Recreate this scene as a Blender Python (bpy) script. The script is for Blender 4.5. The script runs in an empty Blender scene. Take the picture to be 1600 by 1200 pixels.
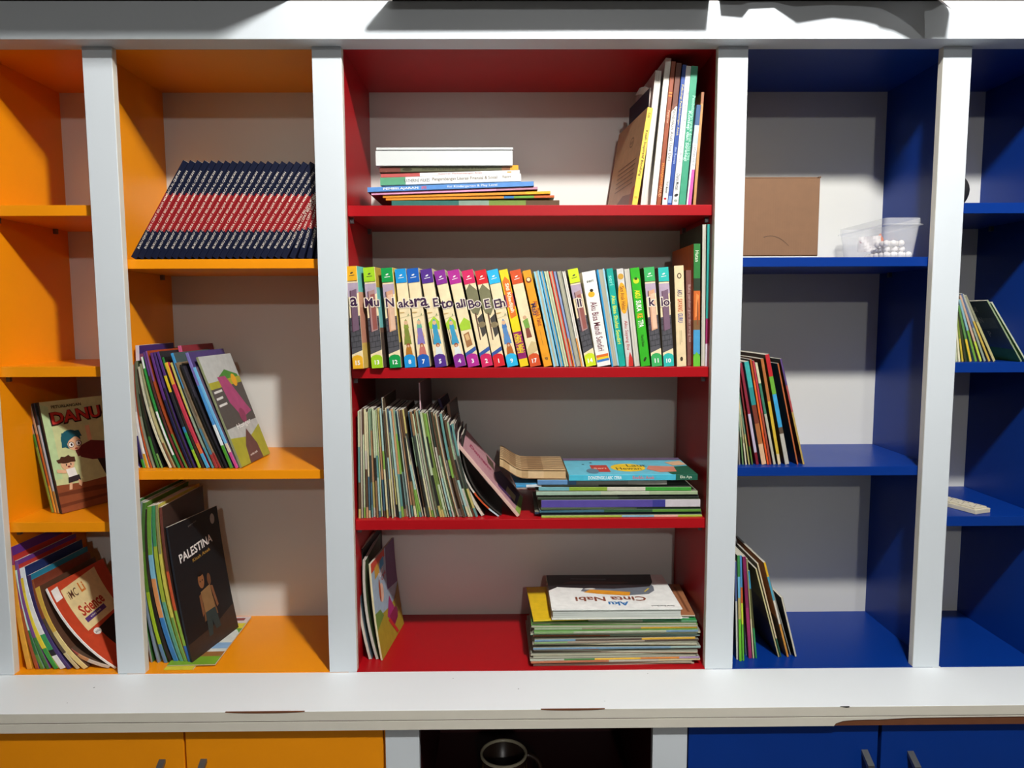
import bpy, bmesh, math, random
from mathutils import Matrix, Vector

# ------------------------------------------------------------------ camera, world, exposure
S = bpy.context.scene
COL = S.collection
ZO = 1.6                                   # eye height above the floor
CAM = Vector((-.0546, -1.5383, ZO))
FPX = 1120.3
_t, _y, _r = .0939, .0091, -.004
def _fwd(v):
    x, y, z = v
    c, s = math.cos(_y), math.sin(_y); x, y = c*x-s*y, s*x+c*y
    c, s = math.cos(_t), math.sin(_t); y, z = c*y-s*z, s*y+c*z
    c, s = math.cos(_r), math.sin(_r); x, z = c*x+s*z, -s*x+c*z
    return (x, y, z)
_cols = [_fwd(e) for e in ((1,0,0),(0,1,0),(0,0,1))]
MW = Matrix([[_cols[j][i] for j in range(3)] for i in range(3)])   # world -> camera (x right, y forward, z up)
right, fwd, up = MW[0].copy(), MW[1].copy(), MW[2].copy()
cam_data = bpy.data.cameras.new('camera'); cam = bpy.data.objects.new('camera', cam_data); COL.objects.link(cam)
cam_data.sensor_fit = 'HORIZONTAL'; cam_data.sensor_width = 36; cam_data.lens = FPX/1600*36
cam_data.clip_start = .02
cam.matrix_world = Matrix.Translation(CAM) @ Matrix((right, up, -fwd)).transposed().to_4x4()
S.camera = cam
S.view_settings.view_transform = 'Standard'; S.view_settings.look = 'None'
S.view_settings.exposure = 0.5; S.view_settings.gamma = 1.0; S.view_settings.use_curve_mapping = False
world = bpy.data.worlds.new('world'); S.world = world; world.use_nodes = True
bg = world.node_tree.nodes['Background']; bg.inputs[0].default_value = (.75, .8, .9, 1); bg.inputs[1].default_value = .01
KEY = Vector((.40, -1.34, 1.37+ZO)); KEY_W = 158.0      # round ceiling light nearest the shelves
FAR = Vector((.50, -5.9, 1.62+ZO)); FAR_W = 92.0       # round ceiling light further back
CEIL = 1.76+ZO

def at(px, py, Y):                         # point of the place seen at a pixel, at depth Y behind the front of the posts
    d = MW.transposed() @ Vector(((px-800)/FPX, 1, (600-py)/FPX))
    return CAM + d*((Y-CAM.y)/d.y)
def xat(px, Y, Z):                         # x of the point at depth Y, height Z, in pixel column px
    lo, hi = -3.0, 3.0
    for _ in range(40):
        m = (lo+hi)/2; q = MW @ (Vector((m, Y, Z))-CAM)
        if 800+FPX*q.x/q.y < px: lo = m
        else: hi = m
    return lo

# ------------------------------------------------------------------ helpers
random.seed(7)
def lin(c):
    if isinstance(c, str):
        c = c.lstrip('#'); c = tuple(int(c[i:i+2], 16)/255 for i in (0, 2, 4))
    elif max(c) > 1.0: c = tuple(v/255 for v in c)
    return tuple((v/12.92 if v <= .04045 else ((v+.055)/1.055)**2.4) for v in c[:3])
def newmat(name):
    m = bpy.data.materials.new(name); m.use_nodes = True
    return m, m.node_tree, m.node_tree.nodes['Principled BSDF']
def laminate(name, col, rough=.38, var=.06, bump=.0, spec=.5, scale=6):
    m, nt, b = newmat(name)
    n = nt.nodes.new('ShaderNodeTexNoise'); n.inputs['Scale'].default_value = scale; n.inputs['Detail'].default_value = 6
    tc = nt.nodes.new('ShaderNodeTexCoord'); nt.links.new(tc.outputs['Object'], n.inputs['Vector'])
    mx = nt.nodes.new('ShaderNodeMix'); mx.data_type = 'RGBA'
    c = lin(col)
    mx.inputs[6].default_value = tuple(v*(1-var) for v in c)+(1,); mx.inputs[7].default_value = tuple(min(1, v*(1+var)) for v in c)+(1,)
    nt.links.new(n.outputs['Fac'], mx.inputs[0]); nt.links.new(mx.outputs[2], b.inputs['Base Color'])
    rr = nt.nodes.new('ShaderNodeMapRange'); rr.inputs[3].default_value = rough-.05; rr.inputs[4].default_value = rough+.05
    nt.links.new(n.outputs['Fac'], rr.inputs[0]); nt.links.new(rr.outputs[0], b.inputs['Roughness'])
    b.inputs['Specular IOR Level'].default_value = spec
    if bump:
        n2 = nt.nodes.new('ShaderNodeTexNoise'); n2.inputs['Scale'].default_value = 300
        bp = nt.nodes.new('ShaderNodeBump'); bp.inputs['Strength'].default_value = bump; bp.inputs['Distance'].default_value = .001
        nt.links.new(tc.outputs['Object'], n2.inputs['Vector']); nt.links.new(n2.outputs['Fac'], bp.inputs['Height']); nt.links.new(bp.outputs[0], b.inputs['Normal'])
    return m
ORANGE = laminate('orange_laminate', '#f2950c', .36, spec=.3)
RED = laminate('red_laminate', '#a60e17', .36, spec=.25)
BLUE = laminate('blue_laminate', '#063284', .36, spec=.22)
WHITE = laminate('white_laminate', '#d2d9de', .38, .02)
WORKT = laminate('white_worktop', '#e6eaec', .4, .02)
BACKW = laminate('white_back_board', '#d8d7d0', .34, .02)
EDGEW = laminate('cream_edge_band', '#d9d4c6', .45, .05, scale=20)
WALLM = laminate('painted_wall', '#6e6b68', .8, .03)
CEILM = laminate('painted_ceiling', '#6c6c6b', .9, .02)
FLOORM = laminate('floor_tile', '#5f5a54', .5, .08)
METAL = laminate('brushed_metal', '#7d7f82', .35); METAL.node_tree.nodes['Principled BSDF'].inputs['Metallic'].default_value = .85
DARK = laminate('dark_gap', '#15100e', .7)
WOODCORE = laminate('bare_board_core', '#6b3d20', .8, .2, .3, scale=40)
PLASTICW = laminate('white_plastic', '#d3d6d4', .4, .01)
BALLM = laminate('white_ball', '#f1ebe6', .8, .05, scale=60)
TILEM = laminate('pale_wood', '#cfc6b0', .6, .12, .2, scale=50)
# printed paper: face colours come from the print, plus fibre and handling wear
def printed(name, rough, wear=.10):
    m, nt, b = newmat(name)
    a = nt.nodes.new('ShaderNodeAttribute'); a.attribute_name = 'Print'
    n = nt.nodes.new('ShaderNodeTexNoise'); n.inputs['Scale'].default_value = 55; n.inputs['Detail'].default_value = 5
    tc = nt.nodes.new('ShaderNodeTexCoord'); nt.links.new(tc.outputs['Object'], n.inputs['Vector'])
    mr = nt.nodes.new('ShaderNodeMapRange'); mr.inputs[1].default_value = .3; mr.inputs[2].default_value = .7; mr.inputs[3].default_value = 1-wear; mr.inputs[4].default_value = 1+wear*.6
    nt.links.new(n.outputs['Fac'], mr.inputs[0])
    mx = nt.nodes.new('ShaderNodeVectorMath'); mx.operation = 'SCALE'
    nt.links.new(a.outputs['Color'], mx.inputs[0]); nt.links.new(mr.outputs[0], mx.inputs['Scale']); nt.links.new(mx.outputs[0], b.inputs['Base Color'])
    b.inputs['Roughness'].default_value = rough; b.inputs['Specular IOR Level'].default_value = .3
    return m
PRINT = printed('printed_cover', .45); PAPERP = printed('matt_print', .7, .06)
def pagemat():
    m, nt, b = newmat('page_edges')
    a = nt.nodes.new('ShaderNodeAttribute'); a.attribute_name = 'Print'
    tc = nt.nodes.new('ShaderNodeTexCoord'); mp = nt.nodes.new('ShaderNodeMapping'); mp.inputs['Scale'].default_value = (900, 6, 6)
    n = nt.nodes.new('ShaderNodeTexNoise'); n.inputs['Scale'].default_value = 1; n.inputs['Detail'].default_value = 3
    nt.links.new(tc.outputs['Object'], mp.inputs[0]); nt.links.new(mp.outputs[0], n.inputs['Vector'])
    mr = nt.nodes.new('ShaderNodeMapRange'); mr.inputs[1].default_value = .3; mr.inputs[2].default_value = .7; mr.inputs[3].default_value = .62; mr.inputs[4].default_value = 1.15
    nt.links.new(n.outputs['Fac'], mr.inputs[0])
    mx = nt.nodes.new('ShaderNodeVectorMath'); mx.operation = 'SCALE'
    nt.links.new(a.outputs['Color'], mx.inputs[0]); nt.links.new(mr.outputs[0], mx.inputs['Scale']); nt.links.new(mx.outputs[0], b.inputs['Base Color'])
    b.inputs['Roughness'].default_value = .85
    return m
PAGES = pagemat()

def mesh(name, verts, faces, mat, parent=None, cols=None, smooth=False):
    me = bpy.data.meshes.new(name); me.from_pydata([tuple(v) for v in verts], [], faces)
    me.materials.append(mat)
    if cols is not None:
        at_ = me.color_attributes.new('Print', 'FLOAT_COLOR', 'CORNER'); buf = []
        for p in me.polygons:
            c = cols[p.index] if isinstance(cols, list) else cols
            buf += (list(lin(c))+[1])*p.loop_total
        at_.data.foreach_set('color', buf)
    if smooth: me.polygons.foreach_set('use_smooth', [True]*len(me.polygons))
    me.update()
    o = bpy.data.objects.new(name, me); COL.objects.link(o)
    if parent: o.parent = parent
    return o
def empty(name, mat4=None):
    o = bpy.data.objects.new(name, None); o.empty_display_size = .02; COL.objects.link(o)
    if mat4 is not None: o.matrix_world = mat4
    return o
def tag(o, label, cat, group=None):
    o['label'] = label; o['category'] = cat
    if group: o['group'] = group
    return o
def struct(o): o['kind'] = 'structure'; return o
BF = [(0,3,2,1),(4,5,6,7),(0,1,5,4),(1,2,6,5),(2,3,7,6),(3,0,4,7)]
def boxv(x0, x1, y0, y1, z0, z1):
    return [(x0,y0,z0),(x1,y0,z0),(x1,y1,z0),(x0,y1,z0),(x0,y0,z1),(x1,y0,z1),(x1,y1,z1),(x0,y1,z1)]
def box(name, x0, x1, y0, y1, z0, z1, mat, parent=None, bev=0, cols=None):
    if not bev: return mesh(name, boxv(x0,x1,y0,y1,z0,z1), BF, mat, parent, cols)
    bm = bmesh.new(); vs = [bm.verts.new(v) for v in boxv(x0,x1,y0,y1,z0,z1)]
    for f in BF: bm.faces.new([vs[i] for i in f])
    bmesh.ops.bevel(bm, geom=bm.edges[:], offset=bev, segments=2, affect='EDGES', profile=.5)
    me = bpy.data.meshes.new(name); bm.to_mesh(me); bm.free(); me.materials.append(mat)
    o = bpy.data.objects.new(name, me); COL.objects.link(o)
    if parent: o.parent = parent
    return o
def prism(name, poly, y0, y1, mat, parent=None, cols=None):        # polygon in xz, extruded along y
    n = len(poly)
    v = [(x, y0, z) for x, z in poly]+[(x, y1, z) for x, z in poly]
    f = [tuple(range(n)), tuple(range(2*n-1, n-1, -1))]+[(i+n, (i+1)%n+n, (i+1)%n, i) for i in range(n)]
    return mesh(name, v, f, mat, parent, cols)
def lathe(name, prof, mat, parent=None, n=32, cols=None, smooth=True):
    v, f = [], []
    for i in range(n):
        a = 2*math.pi*i/n
        for r, z in prof: v.append((r*math.cos(a), r*math.sin(a), z))
    k = len(prof)
    for i in range(n):
        for j in range(k-1):
            a, b = i*k+j, ((i+1)%n)*k+j
            f.append((a, b, b+1, a+1))
    return mesh(name, v, f, mat, parent, cols, smooth)

# ------------------------------------------------------------------ the room and its lamps
FZ = 0.0
struct(box('floor', -3.2, 3.2, -7.4, .36, FZ-.05, FZ, FLOORM))
struct(box('ceiling', -3.2, 3.2, -7.4, .36, CEIL, CEIL+.05, CEILM))
struct(box('wall_back', -3.2, 3.2, .36, .42, FZ, CEIL, WALLM))
struct(box('wall_front', -3.2, 3.2, -7.46, -7.4, FZ, CEIL, WALLM))
struct(box('wall_left', -3.26, -3.2, -7.46, .42, FZ, CEIL, WALLM))
struct(box('wall_right', 3.2, 3.26, -7.46, .42, FZ, CEIL, WALLM))
def ceiling_lamp(pos, watt, label, rad=.06):
    t = empty('ceiling_light', Matrix.Translation(Vector((pos.x, pos.y, CEIL)))); tag(t, label, 'ceiling light', 'bulb ceiling lights')
    dz = pos.z-CEIL
    lathe('socket', [(0, 0), (.045, 0), (.045, -.012), (.022, -.02), (.022, dz+rad*.95), (0, dz+rad*.92)], PLASTICW, t)
    # the glowing bulb itself lights the room: watts of light spread over its surface
    m, nt, b = newmat('lit_bulb'); area = 4*math.pi*rad*rad
    b.inputs['Base Color'].default_value = (.9, .9, .9, 1); b.inputs['Emission Color'].default_value = (1, .985, .955, 1); b.inputs['Emission Strength'].default_value = watt/(area*math.pi)
    n = 14
    lathe('bulb', [(rad*math.sin(math.pi*i/n), dz-rad*math.cos(math.pi*i/n)) for i in range(n+1)], m, t, 24)
ceiling_lamp(KEY, KEY_W, 'glowing round ceiling bulb nearest the shelves, above the photographer')
ceiling_lamp(FAR, FAR_W, 'glowing round ceiling bulb further back in the room')

# ------------------------------------------------------------------ bookcase carcass
D = .305; SB = .024
ZC, ZT = -.790+ZO, .5551+ZO
Z_OUT = [.2395+ZO, -.1045+ZO, -.4500+ZO]; Z_C = [.2370+ZO, -.1110+ZO, -.4500+ZO]; Z_IN = [.1248+ZO, -.3355+ZO]
def pin(parent, x, y, z, s):               # small metal shelf support under a board
    mesh('shelf_support', boxv(min(x, x+s*.008), max(x, x+s*.008), y-.004, y+.004, z-.013, z), BF, METAL, parent)
def bookcase(x0, x1, mat, shelves, th, label, xl, xr):
    t = empty('bookcase', Matrix.Translation(Vector(((x0+x1)/2, .15, ZC)))); inv = t.matrix_world.inverted()
    tag(t, label, 'bookcase')
    def bx(n, a, b, c, d, e, f, m, bev=0):
        o = box(n, a, b, c, d, e, f, m, t, bev); o.matrix_parent_inverse = inv; return o
    bx('side_panel', xl, x0, .0185, D, ZC, ZT, mat); bx('side_panel', x1, xr, .0185, D, ZC, ZT, mat)
    bx('back_panel', xl, xr, D, D+.012, ZC, ZT+.03, BACKW)
    bx('top_panel', xl, xr, .0185, D, ZT, ZT+.02, mat)
    bx('bottom_panel', x0, x1, .001, D, ZC-.0005, ZC+.0015, mat)
    for z in shelves:
        bx('shelf_board', x0+.0004, x1-.0004, SB, D, z-th, z, mat, .0008)
        for s, xx in ((1, x0), (-1, x1)):
            for yy in (.05, .25):
                p = mesh('shelf_support', boxv(min(xx, xx+s*.008), max(xx, xx+s*.008), yy-.004, yy+.004, z-th-.012, z-th), BF, METAL, t); p.matrix_parent_inverse = inv
    return t
bookcase(-1.155, -.9195, ORANGE, Z_OUT, .0225, 'narrow orange bookcase with three shelf boards at the far left', -1.173, -.9105)
bookcase(-.901, -.4085, ORANGE, Z_IN, .0200, 'wide orange bookcase with two shelf boards holding the navy series', -.9100, -.3995)
bookcase(-.390, .390, RED, Z_C, .0225, 'wide red bookcase with three shelf boards in the middle', -.3990, .3990)
bookcase(.4085, .904, BLUE, Z_IN, .0200, 'wide blue bookcase with two shelf boards holding the cardboard box', .3995, .9130)
bookcase(.9225, 1.151, BLUE, Z_OUT, .0225, 'narrow blue bookcase with three shelf boards at the far right', .9135, 1.169)
# white face frame: posts and the rail across the top
ff = empty('face_frame', Matrix.Translation(Vector((0, 0, ZC)))); inv = ff.matrix_world.inverted()
tag(ff, 'white frame of upright posts and top rail across the bookcases', 'frame')
for a, b in ((-1.212, -1.1512), (-.9216, -.861), (-.4506, -.390), (.390, .4516), (.8591, .918), (1.151, 1.212)):
    o = box('post', a, b, 0, .018, ZC+.0003, ZT, WHITE, ff, .0008); o.matrix_parent_inverse = inv
    for s, x in ((0, a), (1, b)):            # cream edge strips on the sides of each post
        o = box('edge_strip', x-.0004 if s == 0 else x-.0002, x+.0002 if s == 0 else x+.0004, .0015, .0178, ZC+.001, ZT-.001, EDGEW, ff); o.matrix_parent_inverse = inv
o = box('top_rail', -1.212, 1.212, -.0386, .018, ZT, ZT+.0735, WHITE, ff, .001); o.matrix_parent_inverse = inv
o = box('rail_top_board', -1.212, 1.212, .0185, D+.012, ZT+.055, ZT+.0735, WHITE, ff); o.matrix_parent_inverse = inv

# worktop: two laminated boards with worn edge band
CF = -.1576
wt = empty('worktop', Matrix.Translation(Vector((0, -.05, ZC-.042)))); inv = wt.matrix_world.inverted()
tag(wt, 'long white worktop with chipped front edge below the bookcases', 'worktop')
def wpart(o): o.matrix_parent_inverse = inv; return o
wpart(box('upper_board', -1.23, 1.23, CF, D+.012, ZC-.0215, ZC-.0006, WORKT, wt, .001))
wpart(box('edge_band', -1.23, 1.23, CF-.0006, CF, ZC-.0205, ZC-.0012, EDGEW, wt))
XR = xat(1303, CF, ZC-.03)
wpart(box('lower_board', -1.23, 1.23, CF+.0006, D+.012, ZC-.0415, ZC-.0226, WOODCORE, wt))
rag = [(-1.23, -.0415), (XR, -.0415), (XR+.004, -.036), (XR+.018, -.0312), (XR+.04, -.0292), (XR+.07, -.0285), (XR+.09, -.0288), (XR+.115, -.0275), (XR+.15, -.0258), (XR+.25, -.0250), (1.23, -.0246), (1.23, -.0226), (-1.23, -.0226)]
wpart(prism('edge_band', [(x, ZC+z) for x, z in rag], CF-.0008, CF+.0006, EDGEW, wt))
for (a, b, z0) in ((352, 476, .0042), (845, 945, .0038)):        # chips in the upper edge, bare board showing
    xa, xb = xat(a, CF, ZC), xat(b, CF, ZC); n = 9
    top = [(xa+(xb-xa)*i/n, ZC-.0003) for i in range(n+1)]
    bot = [(xa+(xb-xa)*i/n, ZC-.0012-z0*.55*math.sin(math.pi*i/n)**.6) for i in range(n, -1, -1)]
    wpart(prism('chip', bot+top, CF-.0011, CF+.0018, WOODCORE, wt))
xa = xat(1322, CF, ZC)
wpart(prism('chip', [(xa-.012, ZC-.0004), (xa, ZC-.0026), (xa+.006, ZC-.0022), (xa+.007, ZC-.0003)], CF-.0011, CF+.001, DARK, wt))
for (sx, sy, sr) in ((147, 1074, .0016), (105, 1098, .0012), (810, 1076, .0014), (1012, 1052, .0010), (708, 1060, .0012), (945, 1095, .0010)):
    q = at(sx, sy, 0); d_ = MW.transposed() @ Vector(((sx-800)/FPX, 1, (600-sy)/FPX)); p = CAM+d_*((ZC-CAM.z)/d_.z)
    wpart(mesh('speck', [(p.x+sr*math.cos(a*math.pi/4), p.y+sr*.8*math.sin(a*math.pi/4), ZC-.0004) for a in range(8)], [tuple(range(8))], DARK, wt))
# base cabinets under the worktop
YB = -.146; ZB = ZC-.042
def handle(door, x, zt):
    # flat bar handle standing off the door, its upper arm sloping back to the door
    w = .0065
    prof = [(YB, zt+.016), (YB-.030, zt), (YB-.030, zt-.13), (YB, zt-.146), (YB, zt-.138), (YB-.022, zt-.124), (YB-.022, zt-.006), (YB, zt+.008)]
    n = len(prof); v = [(x-w, y, z) for y, z in prof]+[(x+w, y, z) for y, z in prof]
    f = [(i, (i+1) % n, (i+1) % n+n, i+n) for i in range(n)]
    half = [(0, 1, 6, 7), (1, 2, 5, 6), (2, 3, 4, 5)]
    f += [tuple(reversed(h)) for h in half]+[tuple(i+n for i in h) for h in half]
    return mesh('handle', v, f, METAL, door)
def base_cabinet(label, mat, xa, xb, doors, stile=None):
    t = empty('base_cabinet', Matrix.Translation(Vector(((xa+xb)/2, .05, FZ)))); inv = t.matrix_world.inverted(); tag(t, label, 'cabinet')
    def P(o): o.matrix_parent_inverse = inv; return o
    P(box('side_panel', xa, xa+.018, YB+.020, D, .02, ZB, mat, t)); P(box('side_panel', xb-.018, xb, YB+.020, D, .02, ZB, mat, t))
    P(box('back_panel', xa+.018, xb-.018, D-.012, D, .02, ZB, mat, t)); P(box('bottom_panel', xa+.018, xb-.018, YB+.020, D-.012, .06, .08, mat, t))
    for a, b, hx in doors:
        d = P(box('door', a, b, YB, YB+.018, .08, ZB-.003, mat, t, .0012))
        h = handle(d, hx[0], hx[1])
    return t
def lx(px): return xat(px, YB, ZB-.02)
zh = at(318, 1189, YB-.015).z-.021; zh2 = at(1345, 1178, YB-.015).z-.016
oc = base_cabinet('orange double-door cabinet under the worktop at lower left', ORANGE, -1.2, lx(600), [(-1.19, lx(286.5), (lx(252), zh)), (lx(289.5), lx(598), (lx(317), zh))])
bc = base_cabinet('blue double-door cabinet under the worktop at lower right', BLUE, lx(1075), 1.22, [(lx(1076), lx(1372.5), (lx(1352), zh2)), (lx(1378), 1.20, (lx(1424), zh2-.004))])
# open red cabinet between two white stiles
RED_SHADED = laminate('shaded_red_laminate', '#3a0609', .4)  # red laminate darkened: the shade under the worktop is in its colour
rc = empty('open_cabinet', Matrix.Translation(Vector((0, .05, FZ)))); inv = rc.matrix_world.inverted(); tag(rc, 'open red cabinet, shade put into its colour, between white stiles under the worktop', 'cabinet')
def P(o): o.matrix_parent_inverse = inv; return o
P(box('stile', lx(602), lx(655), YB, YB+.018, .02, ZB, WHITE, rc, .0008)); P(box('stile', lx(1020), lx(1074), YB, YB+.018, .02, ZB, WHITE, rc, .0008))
P(box('side_panel', lx(602)+.002, lx(655), YB+.019, D, .02, ZB, RED_SHADED, rc)); P(box('side_panel', lx(1020), lx(1074)-.002, YB+.019, D, .02, ZB, RED_SHADED, rc))
P(box('back_panel', lx(655), lx(1020), D-.012, D, .02, ZB, RED_SHADED, rc)); P(box('shelf_board', lx(655), lx(1020), YB+.03, D-.012, ZB-.30, ZB-.28, RED_SHADED, rc)); P(box('bottom_panel', lx(655), lx(1020), YB+.02, D-.012, .05, .07, RED_SHADED, rc))
# mug on the shelf inside
MUGM = laminate('shaded_mug_glaze', '#3a2a20', .3, .15, scale=60); RIMM = laminate('cream_glaze', '#cfc6a8', .3)  # brown mug darkened: the cabinet's shade is put into the body colour
mp = at(787, 1176, .06)
mg = empty('mug', Matrix.Translation(Vector((mp.x, .06, ZB-.28)))); tag(mg, 'mug with cream rim and brown pattern inside open cabinet, shade painted into glaze', 'mug')
mh = mp.z-(ZB-.28); mr = .055
body = lathe('body', [(0, 0), (mr*.85, 0), (mr*.93, .01), (mr, mh*.4), (mr, mh), (mr-.003, mh+.001), (mr-.005, mh-.002), (mr-.006, .01), (0, .008)], MUGM, mg)
lathe('rim', [(mr+.0004, mh-.004), (mr+.0006, mh+.0004), (mr-.002, mh+.0022), (mr-.0052, mh+.0006), (mr-.0054, mh-.004)], RIMM, mg)
pv, pf = [], []
for i in range(24):                        # printed brown leaves on the outside of the mug
    a = 2*math.pi*i/24; z0 = mh*.55+.02*math.sin(i*2.3)
    for da, dz in ((-.09, 0), (0, -.018), (.09, 0), (0, .02)): pv.append(((mr+.0005)*math.cos(a+da), (mr+.0005)*math.sin(a+da), z0+dz))
    pf.append((i*4, i*4+1, i*4+2, i*4+3))
mesh('mug_print', pv, pf, PRINT, mg, '#8a6a34')
hv, hf = [], []
for i in range(13):
    a = -math.pi/2+math.pi*i/12
    c = Vector((mr-.002+.034*math.cos(a), 0, mh*.55+.035*math.sin(a))); rd = Vector((math.cos(a), 0, math.sin(a)))
    for k in range(8):
        b = 2*math.pi*k/8; hv.append(c+rd*.006*math.cos(b)+Vector((0, .006*math.sin(b), 0)))
for i in range(12):
    for k in range(8): hf.append((i*8+k, i*8+(k+1) % 8, (i+1)*8+(k+1) % 8, (i+1)*8+k))
mesh('handle', hv, hf, MUGM, mg, smooth=True)

# ------------------------------------------------------------------ book builder
_TXT = {}
def text_geo(s, bold=0.0):
    k = (s, bold)
    if k not in _TXT:
        cu = bpy.data.curves.new('lettering', 'FONT'); cu.body = s; cu.size = 1; cu.align_x = 'CENTER'; cu.align_y = 'CENTER'; cu.offset = bold; cu.resolution_u = 2
        ob = bpy.data.objects.new('lettering', cu); COL.objects.link(ob)
        me = bpy.data.meshes.new_from_object(ob.evaluated_get(bpy.context.evaluated_depsgraph_get()))
        vs = [(v.co.x, v.co.y) for v in me.vertices]; fs = [tuple(p.vertices) for p in me.polygons]
        bpy.data.objects.remove(ob); bpy.data.curves.remove(cu); bpy.data.meshes.remove(me)
        if vs:
            x0, x1 = min(v[0] for v in vs), max(v[0] for v in vs); y0, y1 = min(v[1] for v in vs), max(v[1] for v in vs)
            vs = [(x-(x0+x1)/2, y-(y0+y1)/2) for x, y in vs]
            _TXT[k] = (vs, fs, x1-x0, y1-y0)
        else: _TXT[k] = ([], [], 1, 1)
    return _TXT[k]

class Book:
    """upright in its own frame: x thickness (centred), y depth behind the front edge, z height"""
    def __init__(s, w, d, h, bend=0.0, flip=False, hard=False):
        s.w, s.d, s.h, s.b, s.flip, s.hard = w, d, h, bend, flip, hard
        s.tc = min(.0022, w*.18) if hard else min(.0007, w*.16)
    def off(s, z):
        if not s.b: return 0.0
        t = min(max(z/s.h, 0), 1)*10; k = min(int(t), 9); p = lambda q: s.b*.04*q*(10-q)     # straight between ten rows
        return p(k)+(p(k+1)-p(k))*(t-k)
    def rows(s, cuts):
        r = {0.0, 1.0}; r.update(round(c, 4) for c in cuts if 0 < c < 1)
        if s.b: r.update(i/10 for i in range(11))
        return sorted(r)
    @staticmethod
    def pick(spec, t):
        if isinstance(spec, (str, tuple)): return spec
        for e, c in spec:
            if t < e: return c
        return spec[-1][1]
    def cover(s, parent, spine, left, right, inner='#d8d4c8'):
        w, d, tc = s.w, s.d, s.tc; r = min(w*.12, .0008)
        pr = [(-w/2, d), (-w/2, r), (-w/2+r, 0), (w/2-r, 0), (w/2, r), (w/2, d), (w/2-tc, d), (w/2-tc, tc), (-w/2+tc, tc), (-w/2+tc, d)]
        if s.flip: pr = [(x, d-y) for x, y in pr]
        cuts = []
        for q in (spine, left, right):
            if isinstance(q, list): cuts += [e for e, _ in q]
        rows = s.rows(cuts); n = len(pr)
        v = [(x+s.off(t*s.h), y, t*s.h) for t in rows for x, y in pr]; f, c = [], []
        for i in range(len(rows)-1):
            tm = (rows[i]+rows[i+1])/2
            sp, lf, rt = s.pick(spine, tm), s.pick(left, tm), s.pick(right, tm)
            pc = [lf, sp, sp, sp, rt, rt, inner, inner, inner, lf]
            for j in range(n):
                k = (j+1) % n; q = (i*n+j, i*n+k, (i+1)*n+k, (i+1)*n+j)
                f.append(tuple(reversed(q)) if s.flip else q); c.append(pc[j])
        f.append(tuple(range(n)) if s.flip else tuple(range(n-1, -1, -1))); c.append(inner)
        tp = (len(rows)-1)*n
        f.append(tuple(range(tp+n-1, tp-1, -1)) if s.flip else tuple(range(tp, tp+n))); c.append(inner)
        return mesh('cover', v, f, PRINT, parent, c)
    def pages(s, parent, col='#d9d2bd'):
        ins = .003 if s.hard else .0006
        x = max(s.w/2-s.tc-.0001, s.w*.2); y0, y1 = s.tc+.0001, s.d-ins
        if s.flip: y0, y1 = s.d-y1, s.d-y0
        rows = s.rows([]); z = [ins+t*(s.h-2*ins) for t in rows]
        v = []
        for q in z:
            o = s.off(q); v += [(-x+o, y0, q), (x+o, y0, q), (x+o, y1, q), (-x+o, y1, q)]
        f = [(3, 2, 1, 0)]; n = len(z)
        for i in range(n-1):
            for j in range(4):
                k = (j+1) % 4; f.append((i*4+j, i*4+k, i*4+4+k, i*4+4+j))
        f.append(tuple((n-1)*4+i for i in range(4)))
        return mesh('pages', v, f, PAGES, parent, col)
    def decal(s, parent, face, items, name):
        V, F, Cc = [], [], []; W = s.w if face == 'spine' else s.d; H = s.h
        for li, it in enumerate(items):
            o = .00018+.00005*li; pts, fs = [], []
            if it[0] == 'p': pts = [(u*W, v*H) for u, v in it[2]]; fs = [tuple(range(len(pts)))]
            elif it[0] == 'e':
                _, _, u, v, ru, rv = it[:6]; a = math.radians(it[6]) if len(it) > 6 else 0; n = 18
                for i in range(n):
                    p, q = ru*H*math.cos(2*math.pi*i/n), rv*H*math.sin(2*math.pi*i/n)
                    pts.append((u*W+p*math.cos(a)-q*math.sin(a), v*H+p*math.sin(a)+q*math.cos(a)))
                fs = [tuple(range(n))]
            elif it[0] == 't':
                _, _, st, u, v, hh = it[:6]; rot = math.radians(it[6]) if len(it) > 6 else 0; mx = it[7] if len(it) > 7 else None
                bold = it[8] if len(it) > 8 else .01
                tv, tf, tw, th = text_geo(st, bold); hh = min(hh, .58*s.w/H) if face == 'spine' and abs(it[6] if len(it) > 6 else 0) == 90 else hh; sc = hh*H/th; sx = mx*H/tw if mx else sc
                for x, y in tv:
                    p, q = x*sx, y*sc; pts.append((u*W+p*math.cos(rot)-q*math.sin(rot), v*H+p*math.sin(rot)+q*math.cos(rot)))
                fs = tf
            b0 = len(V)
            if s.b and it[0] != 't':                       # follow the bend of a curved cover
                pts, fs = s.cut(pts, fs)
            for a, b in pts:
                if face == 'spine': V.append((a-s.w/2+s.off(b), -o, b))
                elif face == 'right': V.append((s.w/2+o+s.off(b), a, b))
                else: V.append((-s.w/2-o+s.off(b), s.d-a, b))
            for q in fs: F.append(tuple(i+b0 for i in q)); Cc.append(it[1])
        return mesh(name, V, F, PRINT, parent, Cc)
    def cut(s, pts, fs):
        bm = bmesh.new(); vs = [bm.verts.new((a, b, 0)) for a, b in pts]
        for q in fs:
            try: bm.faces.new([vs[i] for i in q])
            except ValueError: pass
        for k in range(1, 10):
            bmesh.ops.bisect_plane(bm, geom=bm.verts[:]+bm.edges[:]+bm.faces[:], plane_co=(0, k*s.h/10, 0), plane_no=(0, 1, 0))
        bm.verts.index_update(); out = [(v.co.x, v.co.y) for v in bm.verts], [tuple(v.index for v in f.verts) for f in bm.faces]
        bm.free(); return out
ORD = ['zeroth','first','second','third','fourth','fifth','sixth','seventh','eighth','ninth','tenth','eleventh','twelfth','thirteenth','fourteenth','fifteenth','sixteenth','seventeenth','eighteenth','nineteenth','twentieth']
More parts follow.
